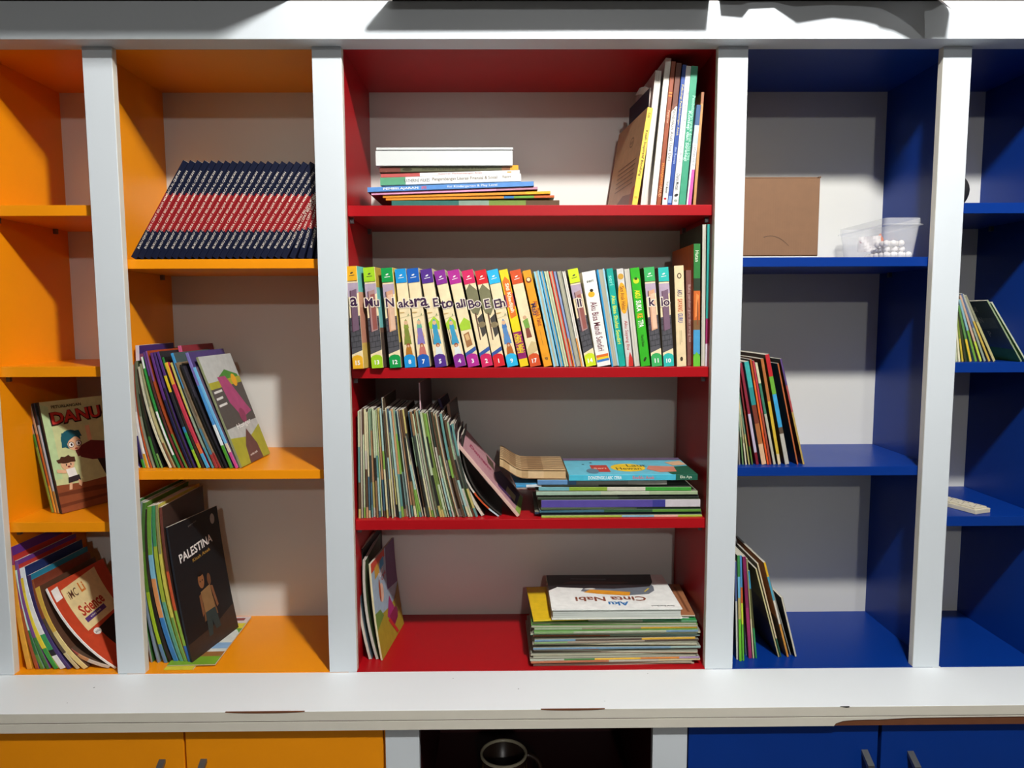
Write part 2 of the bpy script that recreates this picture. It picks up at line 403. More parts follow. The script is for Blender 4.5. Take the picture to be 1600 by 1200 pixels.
def ordinal(n):
    if n <= 20: return ORD[n]
    t = {2: 'twenty', 3: 'thirty', 4: 'forty', 5: 'fifty'}
    if n % 10 == 0: return {30: 'thirtieth', 40: 'fortieth', 50: 'fiftieth'}[n]
    return t[n//10]+'-'+ORD[n % 10]
def finish(bk, M4, name, label, cat, group, spine, left, right, pagecol, art):
    t = empty(name, M4); tag(t, label, cat, group)
    c = bk.cover(t, spine, left, right); bk.pages(t, pagecol)
    for face, items in (art or {}).items():
        o = bk.decal(c, face, items, 'spine_print' if face == 'spine' else 'cover_print'); o['kind'] = 'stuff'
    return t
def stand(xb, xt, yt, w, z, label, name='magazine', cat='magazine', y0=.045, d=.2, yaw=0, bend=0, edge='spine', spine='#888888', left=None, right=None, pagecol='#d9d2bd', art=None, group=None, hard=False, h=None, wm=None, tcf=None):
    O = Vector((xat(xb, y0, z), y0, z)); T = at(xt, yt, y0); v = T-O
    RZ = Matrix.Rotation(-math.radians(yaw), 3, 'Z'); vx, vz = v.x, v.z
    for _ in range(6):                     # a turned book leans in its own plane: find the lean that brings its head to the right place
        E_ = O+RZ @ Vector((vx, 0, vz)); q = MW @ (E_-CAM); k = q.y/FPX
        vx += (xt-(800+FPX*q.x/q.y))*k; vz -= (yt-(600-FPX*q.z/q.y))*k
    lean = math.atan2(vx, vz); hh = h or math.hypot(vx, vz)
    sc = FPX/(y0-CAM.y); th = wm or max(.0016, w/sc*math.cos(lean)*.97)
    d = min(d, .298-y0)
    bk = Book(th, d, hh, bend, edge == 'pages', hard)
    if tcf: bk.tc = th*tcf
    O.z += abs(math.sin(lean))*th/2+.0003
    M4 = Matrix.Translation(O) @ Matrix.Rotation(-math.radians(yaw), 4, 'Z') @ Matrix.Rotation(lean, 4, 'Y')
    sp0 = spine if isinstance(spine, str) else spine[len(spine)//2][1]
    return finish(bk, M4, name, label, cat, group, spine, left or sp0, right or sp0, pagecol, art)
def lie(x0, x1, z, th, label, name='magazine', cat='magazine', y0=.05, d=.2, yaw=0, tilt=0, bend=0, edge='spine', spine='#888888', left=None, right=None, pagecol='#d9d2bd', art=None, group=None, hard=False, ends=None):
    if ends: z = ends[1]
    X0, X1 = xat(x0, y0, z), xat(x1, y0, z); d = min(d, .298-y0)
    bk = Book(th, d, X1-X0, bend, edge == 'pages', hard)
    B = Matrix(((0, 0, -1, 0), (0, 1, 0, 0), (1, 0, 0, 0), (0, 0, 0, 1)))
    M4 = Matrix.Translation(Vector((X1, y0, z+th/2+.0002))) @ Matrix.Rotation(-math.radians(yaw), 4, 'Z') @ Matrix.Rotation(math.radians(tilt), 4, 'Y') @ B
    if ends:                               # resting on an uneven pile: left and right end at different heights
        M4 = Matrix.Translation(Vector((X1, y0, z+th/2+.0002))) @ Matrix.Rotation(-math.atan2(ends[1]-ends[0], X1-X0), 4, 'Y') @ B
    sp0 = spine if isinstance(spine, str) else spine[len(spine)//2][1]
    finish(bk, M4, name, label, cat, group, spine, left or sp0, right or sp0, pagecol, art)
    return z+th+.0004
def segs(pal, n, rnd, lo=.08):
    cuts = sorted(rnd.uniform(lo, 1-lo) for _ in range(n-1))+[1.0]
    return [(c, rnd.choice(pal)) for c in cuts]

# ------------------------------------------------------------------ navy series on the upper orange shelf
NAVY, NRED = '#10162f', '#951a20'
nz = Z_IN[0]; y0 = .03
sp = [(.285, NAVY), (.665, NRED), (1.0, NAVY)]
N = 27; PITCH = 10.35; proto = None
x_first = 208.5
O1 = Vector((xat(x_first, y0, nz), y0, nz)); T1 = at(290, 254.5, y0); v1 = T1-O1
LEAN = math.atan2(v1.x, v1.z); HH = math.hypot(v1.x, v1.z); scl = FPX/(y0-CAM.y)
TH = PITCH/scl*math.cos(LEAN)*.985
bk = Book(TH, .19, HH)
def navy_book(x, lean, label, th_h):
    global proto
    M4 = Matrix.Translation(Vector((x, y0, nz+math.sin(lean)*TH/2+.0003))) @ Matrix.Rotation(lean, 4, 'Y')
    if proto is None:
        proto = finish(bk, M4, 'book', label, 'book', 'navy and red series on the upper orange shelf', sp, sp, sp, '#d8d2c2',
            {'spine': [('t', '#efe4d4', "BUKU IQRO' CARA CEPAT BELAJAR MEMBACA AL-QUR'AN", .5, .50, .0255, 90, .80, .004)]})
        return
    t = proto.copy(); COL.objects.link(t); t.matrix_world = M4; t['label'] = label
    for ch in proto.children:
        c = ch.copy(); COL.objects.link(c); c.parent = t
        for g in ch.children:
            q = g.copy(); COL.objects.link(q); q.parent = c
px = x_first
step = PITCH/scl; x = O1.x
wallx = -.4085
for i in range(N):
    lean = LEAN*(1+.0035*i)
    # the last few stand steeper where the side of the bookcase stops them
    room = wallx-.002-x-TH*.5*math.cos(lean)
    if room < HH*math.sin(lean): lean = max(.03, math.asin(max(.0, room)/HH))
    lab = 'leftmost leaning navy book with red band on the upper orange shelf' if i == 0 else ('rightmost navy book with red band, half hidden behind the white post' if i == N-1 else f'navy book with red band, {ordinal(i+1)} from the left in the leaning series')
    if room > 0: navy_book(x, lean, lab, HH)
    x += TH/math.cos(lean)*1.012 if room > HH*math.sin(LEAN*(1+.0035*i)) else TH*1.25+.003
    if x > wallx-.012: break

# ------------------------------------------------------------------ middle shelf of the wide orange bookcase
def crop(ox, oy, s): return lambda x, y: (ox+x/s, oy+y/s)
RB = random.Random(3)
z = Z_IN[1]
c5 = crop(190, 520, 5.217)
K = '#1c1a1a'
g = 'magazines packed on the middle orange shelf'
B2 = [ # bottom x, top x, top y, width, edge segments bottom->top, name of colour
 (140, 78, 560, 20, [(.2,'#c9c4bd'),(.6,'#3b3068'),(1,'#2c2b55')], 'purple and grey', .03),
 (183, 86, 300, 24, [(.09,'#3f9a3a'),(.33,'#3a2f66'),(.70,'#e6e4df'),(1,'#1f4f9b')], 'green, purple, white and blue', .01),
 (212, 96, 262, 22, [(.14,'#d29a22'),(.55,'#e8e6e2'),(1,'#b9b3ab')], 'white with yellow foot', .01),
 (243, 104, 235, 14, [(.5,'#c4552a'),(1,'#9a4326')], 'rust orange', .01),
 (265, 112, 250, 18, [(.5,'#8f8f7c'),(1,'#5e6650')], 'grey green', .01),
 (300, 120, 232, 22, [(.3,'#3d7a35'),(.7,'#2c3525'),(1,'#6d735b')], 'dark green', .008),
 (330, 130, 300, 16, [(.15,'#7aa35a'),(.5,K),(1,'#33291f')], 'blackish green', .008),
 (398, 140, 280, 20, [(.5,'#d9d2b4'),(1,'#c8c3aa')], 'cream', .010),
 (428, 152, 255, 16, [(.25,'#8c5a3a'),(.6,'#b9ad7a'),(1,'#8a8b6a')], 'olive cream', .010),
 (468, 163, 200, 18, [(.12,'#2f8a52'),(.52,'#e9e9e6'),(.9,'#2f8d3e'),(1,'#dfe6dd')], 'white and green', .008),
 (500, 180, 160, 18, [(.3,'#7a2b2b'),(.8,'#4a2a2a'),(1,'#5b3a7a')], 'dark red', .008),
 (530, 198, 152, 16, [(.3,'#4f8a3a'),(.75,'#a0441f'),(1,'#7b4a8a')], 'orange and green', .008),
 (562, 240, 168, 22, [(.6,'#1b2140'),(1,'#5c2f78')], 'navy and purple', .006),
 (590, 265, 163, 16, [(.7,'#2a2622'),(1,'#49306b')], 'dark brown and purple', .006),
 (638, 292, 160, 24, [(.16,'#9ec22f'),(.31,'#2f9a52'),(.36,'#2f7fb3'),(.66,'#2a2a2e'),(.80,'#d8bd2a'),(1,'#55307a')], 'lime, green and purple', .004),
 (668, 335, 205, 20, [(.5,'#3b2a22'),(.9,K),(1,'#2d7a35')], 'black with green head', .004),
 (704, 360, 250, 30, [(.14,'#4aa6d3'),(.24,'#d9703a'),(.80,'#c63a4c'),(1,'#dfae2e')], 'red with blue foot', .004),
 (744, 402, 248, 16, [(.2,'#3f8fa8'),(.5,'#93a08a'),(1,'#cbb85a')], 'teal and cream', .004),
 (775, 408, 172, 26, [(.12,'#a33a3a'),(.35,'#4b7f95'),(.7,'#7a7463'),(1,'#3f93c9')], 'sky blue topped', .003),
 (803, 440, 250, 20, [(.15,'#9a2f2f'),(.5,'#8a7458'),(1,'#6e5b48')], 'brown', .003),
 (828, 478, 265, 16, K, 'plain black', .002),
 (852, 500, 275, 16, [(.7,'#121212'),(1,'#332f38')], 'black with grey head', .002),
 (896, 528, 168, 28, [(.20,'#4f9a2f'),(.38,'#e3e6e6'),(.72,'#4d92cf'),(1,'#7a6fb0')], 'blue, white and green', .002),
 (940, 590, 288, 28, [(.16,'#cf4f93'),(.25,'#d9cbb0'),(1,'#6fb4dd')], 'light blue with pink foot', .002),
]
for i, (xb, xt, yt, w, sg, cn, bd) in enumerate(B2):
    a = c5(xb, 0)[0]; t = c5(xt, yt)
    stand(a, t[0], t[1], w/5.217, z, f'{cn} edged magazine, {ordinal(i+1)} from the left on the middle orange shelf', y0=.055-.0006*i, d=.19, yaw=1, bend=-bd, spine=sg, left=K if i in (7, 12, 17, 20) else None, right={22: '#4f3f74', 23: '#6a5a70', 18: '#4a5a5a', 3: '#6a4a3a'}.get(i), group=g)
# front one with its cover showing
GREYC = '#b9bcb8'
stand(*c5(972, 0)[:1], *c5(612, 205), 4.2, z, 'light grey picture magazine with pink figure, cover showing, at row end', y0=.045, d=.165, yaw=3, spine='#8a8f6a', right=GREYC, group=g, art={'right': [
 ('p', '#4f8a3a', [(.35,.80),(.6,.86),(.95,.80),(.95,.76),(.35,.76)]), ('p', '#a9a53a', [(0,.70),(1,.72),(1,.78),(0,.76)]),
 ('p', '#55504c', [(0,.34),(1,.36),(1,.72),(0,.70)]), ('e', '#e0a32e', .78,.75,.05,.06), ('p', '#a84a74', [(.3,.80),(.55,.80),(.85,.52),(.95,.44),(.6,.40),(.38,.56)]),
 ('e', '#8c3d5c', .62,.42,.06,.07), ('p', '#d9d8d2', [(.05,.66),(.3,.67),(.3,.69),(.05,.68)]), ('p', '#d9d8d2', [(.05,.60),(.25,.61),(.25,.63),(.05,.62)]), ('p', '#d9d8d2', [(.05,.54),(.3,.55),(.3,.57),(.05,.56)]),
 ('t', '#efeee9', 'Honger', .55,.34,.06, 4, .30), ('p', '#a8a63a', [(0,0),(1,0),(1,.30),(.6,.22),(0,.26)]), ('p', '#6b4a44', [(.3,0),(.75,0),(.72,.14),(.55,.30),(.35,.16)]), ('t', '#e2ddd6', 'cerita anak', .5,.07,.02, 3, .16)]})
# taller ones standing behind the row
stand(221, 214, 540, 6, z, 'tall purple magazine standing behind the row on the middle orange shelf', y0=.09, d=.17, yaw=0, spine='#cfc9d6', right=[(.93,'#8d4a6a'),(1,'#4a2f72')], group=g)
stand(318, 280, 541, 6, z, 'tall pink and red magazine standing behind, middle orange shelf', y0=.13, d=.16, yaw=3, spine='#c55a82', right=[(.8,'#6d2a3a'),(1,'#8a2f38')], group=g)

# ------------------------------------------------------------------ bottom of the wide orange bookcase
z = ZC+.0015; g = 'magazines at the bottom of the wide orange bookcase'
c6 = crop(190, 740, 3.75)
B3 = [
 (176, 104, 150, 12, [(.6,'#a8a8a4'),(1,'#3f7a3a')], 'grey and green', .012),
 (215, 118, 165, 14, [(.5,'#7f8fa6'),(1,'#8fa0a0')], 'blue grey', .016),
 (258, 132, 172, 22, [(.12,'#5d83a8'),(.45,'#a7c22f'),(.7,'#5f8a2f'),(1,'#4f7a3a')], 'yellow green', .020),
 (288, 148, 210, 18, [(.5,'#2a2320'),(1,'#3a2f2a')], 'dark brown', .020),
 (322, 162, 195, 28, [(.3,'#3a78b5'),(.55,'#d9915a'),(.7,'#7fb6cf'),(1,'#6d9a3a')], 'blue and peach', .020),
 (356, 186, 190, 22, [(.4,'#5c9a86'),(.75,'#9fae3a'),(1,'#3f8a5a')], 'teal green', .018),
 (380, 205, 185, 18, [(.3,'#6f9a4a'),(.7,'#c6bd52'),(1,'#8a8a5a')], 'yellow and green', .016),
 (402, 226, 200, 18, [(.12,'#2f62a8'),(.35,'#86a83a'),(.6,'#c2522f'),(1,'#6b3a30')], 'red, green and blue', .012),
]
for i, (xb, xt, yt, w, sg, cn, bd) in enumerate(B3):
    a = c6(xb, 0)[0]; t = c6(xt, yt)
    stand(a, t[0], t[1], w/3.75, z, f'curved {cn} edged magazine, {ordinal(i+1)} from left, bottom of wide orange bookcase', y0=.05-.0015*i, d=.21, yaw=1, bend=-bd, spine=sg, right='#3a2822' if i == 7 else None, group=g)
stand(*c6(412, 0)[:1], *c6(262, 318), 3.6, z, 'black comic magazine titled PALESTINA with a small figure, cover showing', name='comic_book', cat='comic book', y0=.036, d=.19, yaw=11, bend=-.004, spine='#23262e', right='#17171a', art={'right': [
 ('p', '#3b2c24', [(0,0),(1,0),(1,.22),(.6,.16),(0,.14)]), ('p', '#6a4a30', [(.42,.36),(.62,.36),(.66,.22),(.38,.22)]), ('e', '#8a5a38', .45,.52,.035,.06), ('e', '#17100e', .45,.572,.034,.020), ('e', '#1c1412', .43,.515,.006,.006), ('e', '#1c1412', .475,.518,.006,.006), ('p', '#7a5034', [(.36,.42),(.41,.43),(.40,.28),(.36,.26)]), ('p', '#7a5034', [(.60,.45),(.65,.44),(.70,.28),(.66,.27)]), ('p', '#8a6a44', [(.40,.44),(.60,.46),(.62,.28),(.42,.27)]), ('e', '#6a452e', .60,.50,.022,.045), ('p', '#2c3a3a', [(.42,.28),(.62,.28),(.66,.12),(.56,.12),(.52,.2),(.48,.10),(.40,.10)]),
 ('t', '#e6e2dc', 'PALESTINA', .46,.765,.066, 6, .40, .02), ('t', '#a8823a', 'Kisah Anak', .54,.70,.026, 6, .22), ('e', '#9a948c', .86,.92,.028,.04), ('t', '#6f6a66', 'penerbit', .45,.95,.015, 8, .10)]})
stand(256, 226, 796, 5, z, 'tall dark brown magazine standing behind the PALESTINA comic', y0=.085, d=.19, yaw=6, spine='#4a3228', right='#2e1f1c', group=g)
t = lie(256, 301, z, .0025, 'yellow and green magazine lying flat under the PALESTINA comic', y0=.012, d=.2, yaw=0, spine='#c9c23a', right='#d6c93a', group=g)
lie(262, 336, t, .003, 'landscape cover magazine lying flat beside the PALESTINA comic', y0=.028, d=.26, yaw=-2, spine='#b8b48a', right='#d7dbd2', group=g, art={'right': [
 ('p', '#7aa62f', [(0,0),(.18,0),(.22,1),(0,1)]), ('p', '#9a6a3a', [(.15,0),(.24,0),(.24,.5),(.15,.5)]), ('p', '#8fb3d6', [(.30,0),(.42,0),(.42,1),(.30,1)]), ('p', '#5f9a2f', [(.62,0),(.70,.1),(.64,.3),(.70,.5),(.63,.7),(.70,1),(.74,1),(.74,0)]), ('p', '#d9c92f', [(.72,0),(.84,0),(.84,1),(.72,1)]), ('p', '#d9c9c6', [(.84,0),(1,0),(1,1),(.84,1)]), ('p', '#8a3a3a', [(.9,.1),(.96,.1),(.96,.45),(.9,.45)])]})

# ------------------------------------------------------------------ comics in the narrow orange bookcase
z = Z_OUT[2]; g = 'comics on the lowest shelf of the narrow orange bookcase'
stand(82, 40, 632.5, 5.5, z, 'thin comic with cream head and green spine, leftmost of the comics', 'comic_book', 'comic book', y0=.10, d=.16, yaw=24, spine=[(.6,'#7f9a3a'),(.72,'#3f8a2a'),(1,'#b98a6a')], right='#5a4a3a', group=g)
stand(86.5, 46, 632, 5.0, z, 'thin comic with cream head and orange spine, second of the comics', 'comic_book', 'comic book', y0=.0965, d=.16, yaw=24, spine=[(.25,'#e0a23a'),(.72,'#c4642a'),(1,'#c29a7a')], right='#5a4a3a', group=g)
stand(91, 51.5, 631, 5.0, z, 'thin comic with pale blue spine beside the red-titled comic', 'comic_book', 'comic book', y0=.0930, d=.16, yaw=24, spine=[(.2,'#b98a4a'),(.8,'#b9c3d0'),(1,'#2a2638')], right='#3a3a3a', group=g)
SK = '#e3b48c'
stand(96, 59, 630, 5.0, z, 'comic with red title DANU and two running children on green cover', 'comic_book', 'comic book', y0=.0890, d=.18, yaw=24, spine='#26282c', right='#c9cf96', group=g, art={'right': [
 ('p', '#8a4a2c', [(0,0),(1,0),(1,.22),(.75,.24),(.4,.23),(0,.25)]), ('p', '#6b3620', [(0,.15),(1,.12),(1,.15),(.5,.18),(0,.18)]), ('p', '#6b3620', [(0,.05),(1,.07),(1,.09),(0,.08)]), ('p', '#b7d19a', [(0,.30),(.10,.30),(.10,.95),(0,.98)]),
 ('p', '#6b2a2a', [(.36,.55),(.58,.60),(.86,.56),(.80,.40),(.55,.42),(.40,.46)]), ('p', '#2a2422', [(.62,.42),(.80,.40),(.86,.28),(.70,.25)]), ('p', SK, [(.54,.74),(.60,.74),(.60,.60),(.54,.60)]), ('e', '#1f5a66', .31,.635,.092,.088), ('e', SK, .345,.595,.066,.066), ('p', '#1f5a66', [(.20,.70),(.44,.71),(.47,.65),(.36,.655),(.28,.625),(.22,.57),(.17,.57)]), ('p', '#6b2a2a', [(.34,.53),(.44,.54),(.46,.48),(.36,.47)]), ('e', '#2a2220', .30,.585,.029,.027), ('e', '#2a2220', .405,.59,.029,.027), ('e', '#a8483a', .36,.545,.016,.008),
 ('e', '#f2ede4', .30,.585,.024,.022), ('e', '#f2ede4', .40,.59,.024,.022), ('e', '#2a2220', .305,.585,.009,.012), ('e', '#2a2220', .405,.59,.009,.012),
 ('e', SK, .20,.42,.062,.055), ('e', '#4a2a1c', .19,.458,.068,.030), ('p', '#4a2a1c', [(.08,.44),(.06,.47),(.11,.475),(.13,.495),(.18,.487),(.23,.50),(.26,.480),(.31,.475),(.31,.43)]), ('e', '#8a2f28', .21,.395,.014,.008), ('e', '#2a2220', .18,.415,.006,.01), ('e', '#2a2220', .24,.415,.006,.01), ('p', '#f0ece2', [(.16,.375),(.28,.38),(.30,.30),(.18,.30)]), ('p', '#33282a', [(.17,.30),(.32,.31),(.33,.26),(.16,.25)]), ('p', SK, [(.30,.27),(.35,.24),(.32,.20),(.29,.22)]), ('p', SK, [(.17,.25),(.21,.25),(.19,.19),(.15,.19)]), ('p', SK, [(.04,.39),(.16,.37),(.16,.34),(.04,.36)]),
 ('t', '#2a2422', 'PETUALANGAN', .34,.945,.028, 0, .28), ('t', '#3a1616', 'DANU', .455,.845,.125, 2, .50, .07), ('t', '#c4382f', 'DANU', .45,.85,.110, 2, .47, .03)]})

# ------------------------------------------------------------------ curved magazines at the bottom of the narrow orange bookcase
z = ZC+.0015; g = 'curved magazines at the bottom of the narrow orange bookcase'
A4 = [ # xb, xt, yt, w, bend, segs, cover, colour
 (26, 16, 930, 5, .002, [(.5,'#5a5a3a'),(1,'#7a8a6a')], '#4a3a5a', 'mossy green'),
 (46, 18, 884, 9, .004, '#e0a038', '#c98a2a', 'orange yellow'),
 (58, 15, 856, 6, .006, [(.5,'#a8502a'),(1,'#8a3a6a')], [(.8,'#7a4a8a'),(.93,'#b5342f'),(1,'#5f2f80')], 'rust and purple'),
 (66, 24, 892, 6, .010, [(.15,'#5f8a3a'),(.4,'#2f6a35'),(1,'#bfe0cf')], '#7fa88a', 'mint'),
 (75, 25, 877, 6, .012, [(.3,'#3f7a3a'),(1,'#7a4a8a')], [(.88,'#7a4a8a'),(.96,'#b5342f'),(1,'#6a3a88')], 'purple'),
 (88, 33, 905, 8, .014, [(.24,'#3f9a42'),(.85,'#ead23a'),(1,'#d8b92f')], '#d8c23a', 'bright yellow'),
 (98, 34, 889, 10, .016, [(.14,'#e8e8e6'),(.2,'#22202a'),(.36,'#3a9a5a'),(.7,'#ecebe6'),(1,'#e0e4ea')], [(.7,'#e8e8e6'),(1,'#1d2f62')], 'white, green and navy'),
 (108, 45, 900, 7, .018, [(.5,'#4a3a72'),(1,'#3a2c5a')], [(.7,'#3a2c5a'),(1,'#2a7f9a')], 'dark violet'),
 (122, 49, 908, 7, .018, [(.2,'#c9b98a'),(.6,'#5a4a3a'),(1,'#8a4a2a')], [(.75,'#6a3a24'),(1,'#7a3a28')], 'brown'),
 (134, 58, 920, 10, .020, [(.5,'#e6cf8a'),(1,'#d9b04a')], '#5a3c2c', 'cream yellow'),
]
for i, (xb, xt, yt, w, bd, sg, cv, cn) in enumerate(A4):
    stand(xb, xt, yt, w, z, f'curved {cn} edged magazine, {ordinal(i+1)} from left, bottom of narrow orange bookcase', y0=.022-.0003*i, d=.20, yaw=3, bend=-bd, spine=sg, right=cv, group=g)
stand(171, 58, 950, 10, z, 'grey green and brown board book slumped low, bottom left bookcase', 'board_book', 'book', y0=.022, d=.13, yaw=2, bend=-.030, spine=[(.22,'#cdbfae'),(.34,'#c98a5a'),(.6,'#a3473a'),(1,'#8fa08a')], right='#5a4436', group=g)
stand(180.5, 72, 922, 6, z, 'red science book with cream title panel slumped on top, bottom left bookcase', 'book', 'book', y0=.020, d=.20, yaw=4, bend=-.020, spine=[(.9,'#f0ece6'),(1,'#f0ece6')], right='#c4472a', group=g, art={'right': [
 ('p', '#2c2220', [(.30,.05),(1,.05),(1,.50),(.30,.42)]), ('p', '#e8d39a', [(.16,.45),(.80,.50),(.80,.97),(.16,.92)]), ('t', '#5a3a28', 'iMC', .30,.84,.085, 3, .13, .005), ('t', '#d8752a', 'Li', .47,.86,.10, 3, .07, .03), ('t', '#b83a24', 'Science', .46,.66,.12, 4, .36, .03), ('p', '#5a3a78', [(.24,.52),(.62,.55),(.62,.60),(.24,.57)]), ('t', '#e8e0d0', 'activity book', .43,.56,.025, 4, .17), ('e', '#e9e6de', .26,.40,.05,.035), ('t', '#4a4a4a', 'kids', .26,.40,.025, 0, .06), ('p', '#efece6', [(.03,.84),(.14,.85),(.14,.97),(.03,.96)])]})

# ------------------------------------------------------------------ red bookcase, top shelf: flat stack
z = Z_C[0]; g = 'books stacked flat on the top red shelf'
F = [ # x0, x1, height of the lower edge at left and right end, thickness (as seen), label, spine right->left, top, underside
 (612, 874, 322.2, 321.2, 8, 'thin green and brown picture magazine at the bottom of the top-shelf stack', [(.2,'#5a4228'),(.42,'#6f8a3a'),(.6,'#7f9a8a'),(1,'#2f6a62')], '#8fbfa5', '#1f3a36'),
 (603, 866, 313.6, 309, 3.6, 'thin orange and blue edged magazine, second from the bottom of the flat stack', [(.12,'#c4602a'),(.24,'#6a9a3a'),(.3,'#3a7ab0'),(1,'#d98a2a')], '#e0a24a', '#7a3f1a'),
 (598, 860, 309.6, 303, 4.2, 'thin yellow and orange magazine, third from the bottom of the flat stack', [(.15,'#e6b02a'),(1,'#e0982f')], '#e6c04a', '#8a4a1a'),
 (580, 840, 305.2, 296.2, 4.4, 'maroon and pink magazine, fourth from the bottom of the flat stack', [(.25,'#c08aa0'),(1,'#e2a0c6')], '#e0a0c8', '#6d1f30'),
 (574, 834, 300.6, 291, 7.4, 'blue spined book marked PEMBELAJARAN in the flat stack', [(1,'#5a8fd0')], '#7fa8d8', '#25336f'),
 (594, 814, 290, 283.2, 11.6, 'white book with green spine end in the flat stack', [(.82,'#eceae6'),(1,'#5fa07a')], '#d9d9d4', '#c9c9c2'),
 (595, 812, 277.6, 271.2, 5.2, 'white book with red spine corner in the flat stack', [(.72,'#f0eeea'),(1,'#c05a58')], '#d8d4cc', '#c9c9c2'),
 (593, 810, 269.6, 266, 7.6, 'olive spined book with orange end, second from top of the flat stack', [(.06,'#e8a22a'),(.12,'#8a5a3a'),(.85,'#5a5a40'),(1,'#7a4238')], '#6a6a50', '#5a3a30'),
]
ART = {4: [('t', '#f3f3f1', 'PEMBELAJARAN', .5,.80,.030,-90,.21,.02), ('t', '#d85a6a', 'IPS', .5,.66,.026,-90,.03,.02), ('t', '#e8ecf2', 'for Kindergarten & Play Level', .5,.37,.024,-90,.30,.01)],
       5: [('t', '#5a5f5a', 'KATHERINE WILKES', .5,.74,.022,-90,.18), ('t', '#6a5a3a', 'Pengembangan Literasi Finansial & Sosial', .55,.40,.028,-90,.46), ('t', '#7a6a4a', 'Raport', .6,.10,.022,-90,.06)],
       6: [('t', '#a84a52', 'Asesmen Perkembangan Anak', .5,.43,.024,-90,.32,.01), ('p', '#d8a23a', [(.3,.06),(.7,.06),(.7,.09),(.3,.09)])],
       7: [('t', '#2f2f20', 'Panduan Perkembangan Anak & Edukasi', .5,.46,.026,-90,.46,.01), ('e', '#3a3420', .5,.80,.035,.010,90)]}
for i, (x0, x1, yl, yr, tpx, lab, sg, top, under) in enumerate(F):
    yy = (.045, .05, .05, .046, .042, .05, .052, .056)[i]
    a, b_ = at(x0, yl, yy), at(x1, yr, yy); th = tpx*(yy-CAM.y)/FPX
    lie(x0, x1, 0, th, lab, 'book' if i > 3 else 'magazine', 'book' if i > 3 else 'magazine', y0=yy, d=.18, ends=(max(a.z, z+.0003), max(b_.z, z+.0003)), yaw=0, spine=sg, left=under, right=top, group=g, art={'spine': ART[i]} if i in ART else None)
z = at(700, 259.0, .05).z
# white box file on top: tray with a lid
bx0, bx1 = xat(587, .05, z), xat(801, .05, z)
wb = empty('paper_box', Matrix.Translation(Vector(((bx0+bx1)/2, .05, z+.0003)))); tag(wb, 'flat white cardboard box lying on top of the flat book stack', 'box')
hw = (bx1-bx0)/2
box('tray', -hw, hw, 0, .17, 0, .0315, PLASTICW, wb, .0008); box('lid', -hw+.0015, hw+.001, .001, .175, .0335, .0385, PLASTICW, wb, .0006); box('lid_gap', -hw+.004, hw-.004, .002, .165, .0315, .0335, DARK, wb)

# ------------------------------------------------------------------ red bookcase, top shelf: leaning books at the right
z = Z_C[0]; c2 = crop(930, 70, 4.444); g = 'upright books at the right of the top red shelf'
def up(xb, xt, yt, w, label, **k):
    k.setdefault('name', 'book'); k.setdefault('cat', 'book'); k.setdefault('group', g)
    t = c2(xt, yt); stand(c2(xb, 0)[0], t[0], t[1], w/4.444, z, label, **k)
up(274, 384, 440, 40, 'yellow spined book with tan back cover, leftmost of the leaning books', y0=.035, d=.235, yaw=-6, spine='#eecb52', left='#c09c74', art={
 'spine': [('t', '#5a4a2a', 'Kisah Inspiratif Bandung -', .5,.52,.050,-90,.50,.02), ('t', '#6a5a2a', 'Kota', .5,.92,.03,-90,.05), ('e', '#d8a83a', .5,.08,.018,.012)],
 'left': [('e', '#7f6446', .62,.74,.085,.055,0), ('e', '#c09c74', .62,.74,.07,.042,0), ('t', '#5f4a34', 'Kisah', .62,.74,.04,0,.11)]+[('p', '#7a6048', [(.25,.50-.05*i),(.88,.50-.05*i),(.88,.512-.05*i),(.25,.512-.05*i)]) for i in range(6)]+[('p', '#8a5a48', [(.1,.0),(1,.0),(1,.12),(.6,.16)]), ('p', '#b5402a', [(.88,.0),(1,.0),(1,.20),(.9,.18)])]})
up(335, 442, 180, 44, 'thick white paper-edged book next to the yellow spined one', y0=.05, d=.20, yaw=-2, edge='pages', spine='#c9c4bd', left='#b8aca6', right='#c9c5be', pagecol='#e2ddd2')
up(402, 510, 95, 40, 'tall plain white spined book among the leaning books', y0=.045, d=.22, yaw=-2, spine='#efece0', left='#cfc8c2')
up(440, 546, 118, 30, 'rust brown spined book with orange lettering among the leaning books', y0=.044, d=.22, spine='#94492a', art={'spine': [('t', '#e2903a', 'MANAJEMEN', .5,.22,.045,-90,.16,.02), ('t', '#e3b07a', 'PAUD', .5,.10,.04,-90,.07), ('t', '#d8b090', 'Pengantar', .5,.62,.035,-90,.09), ('p', '#d8802a', [(.1,.78),(.9,.78),(.9,.79),(.1,.79)]), ('p', '#d8802a', [(.1,.76),(.9,.76),(.9,.77),(.1,.77)])]})
up(482, 583, 128, 38, 'white spined Pendidikan Anak Usia Dini book with brown head', y0=.043, d=.21, spine=[(.70,'#ebe8df'),(1,'#6d3f30')], art={'spine': [('p', '#7a4836', [(0,.70),(0,.66),(1,.715),(1,.73)]), ('t', '#4f4a48', 'Pendidikan Anak Usia Dini', .5,.50,.075,-90,.36,.005), ('t', '#5a5a5a', 'Prof. Mulyani', .5,.13,.03,-90,.08), ('e', '#b8283a', .45,.05,.010,.008)]})
up(515, 622, 140, 30, 'navy blue spined book with yellow lettering among the leaning books', y0=.042, d=.21, spine='#2a4a96', art={'spine': [('t', '#d8c878', 'Psikologi Perkembangan Anak', .5,.68,.05,-90,.36,.01), ('t', '#a8b8d8', 'dan Remaja', .5,.36,.04,-90,.12), ('p', '#7f9fd0', [(.1,.02),(.9,.02),(.9,.07),(.1,.07)])]})
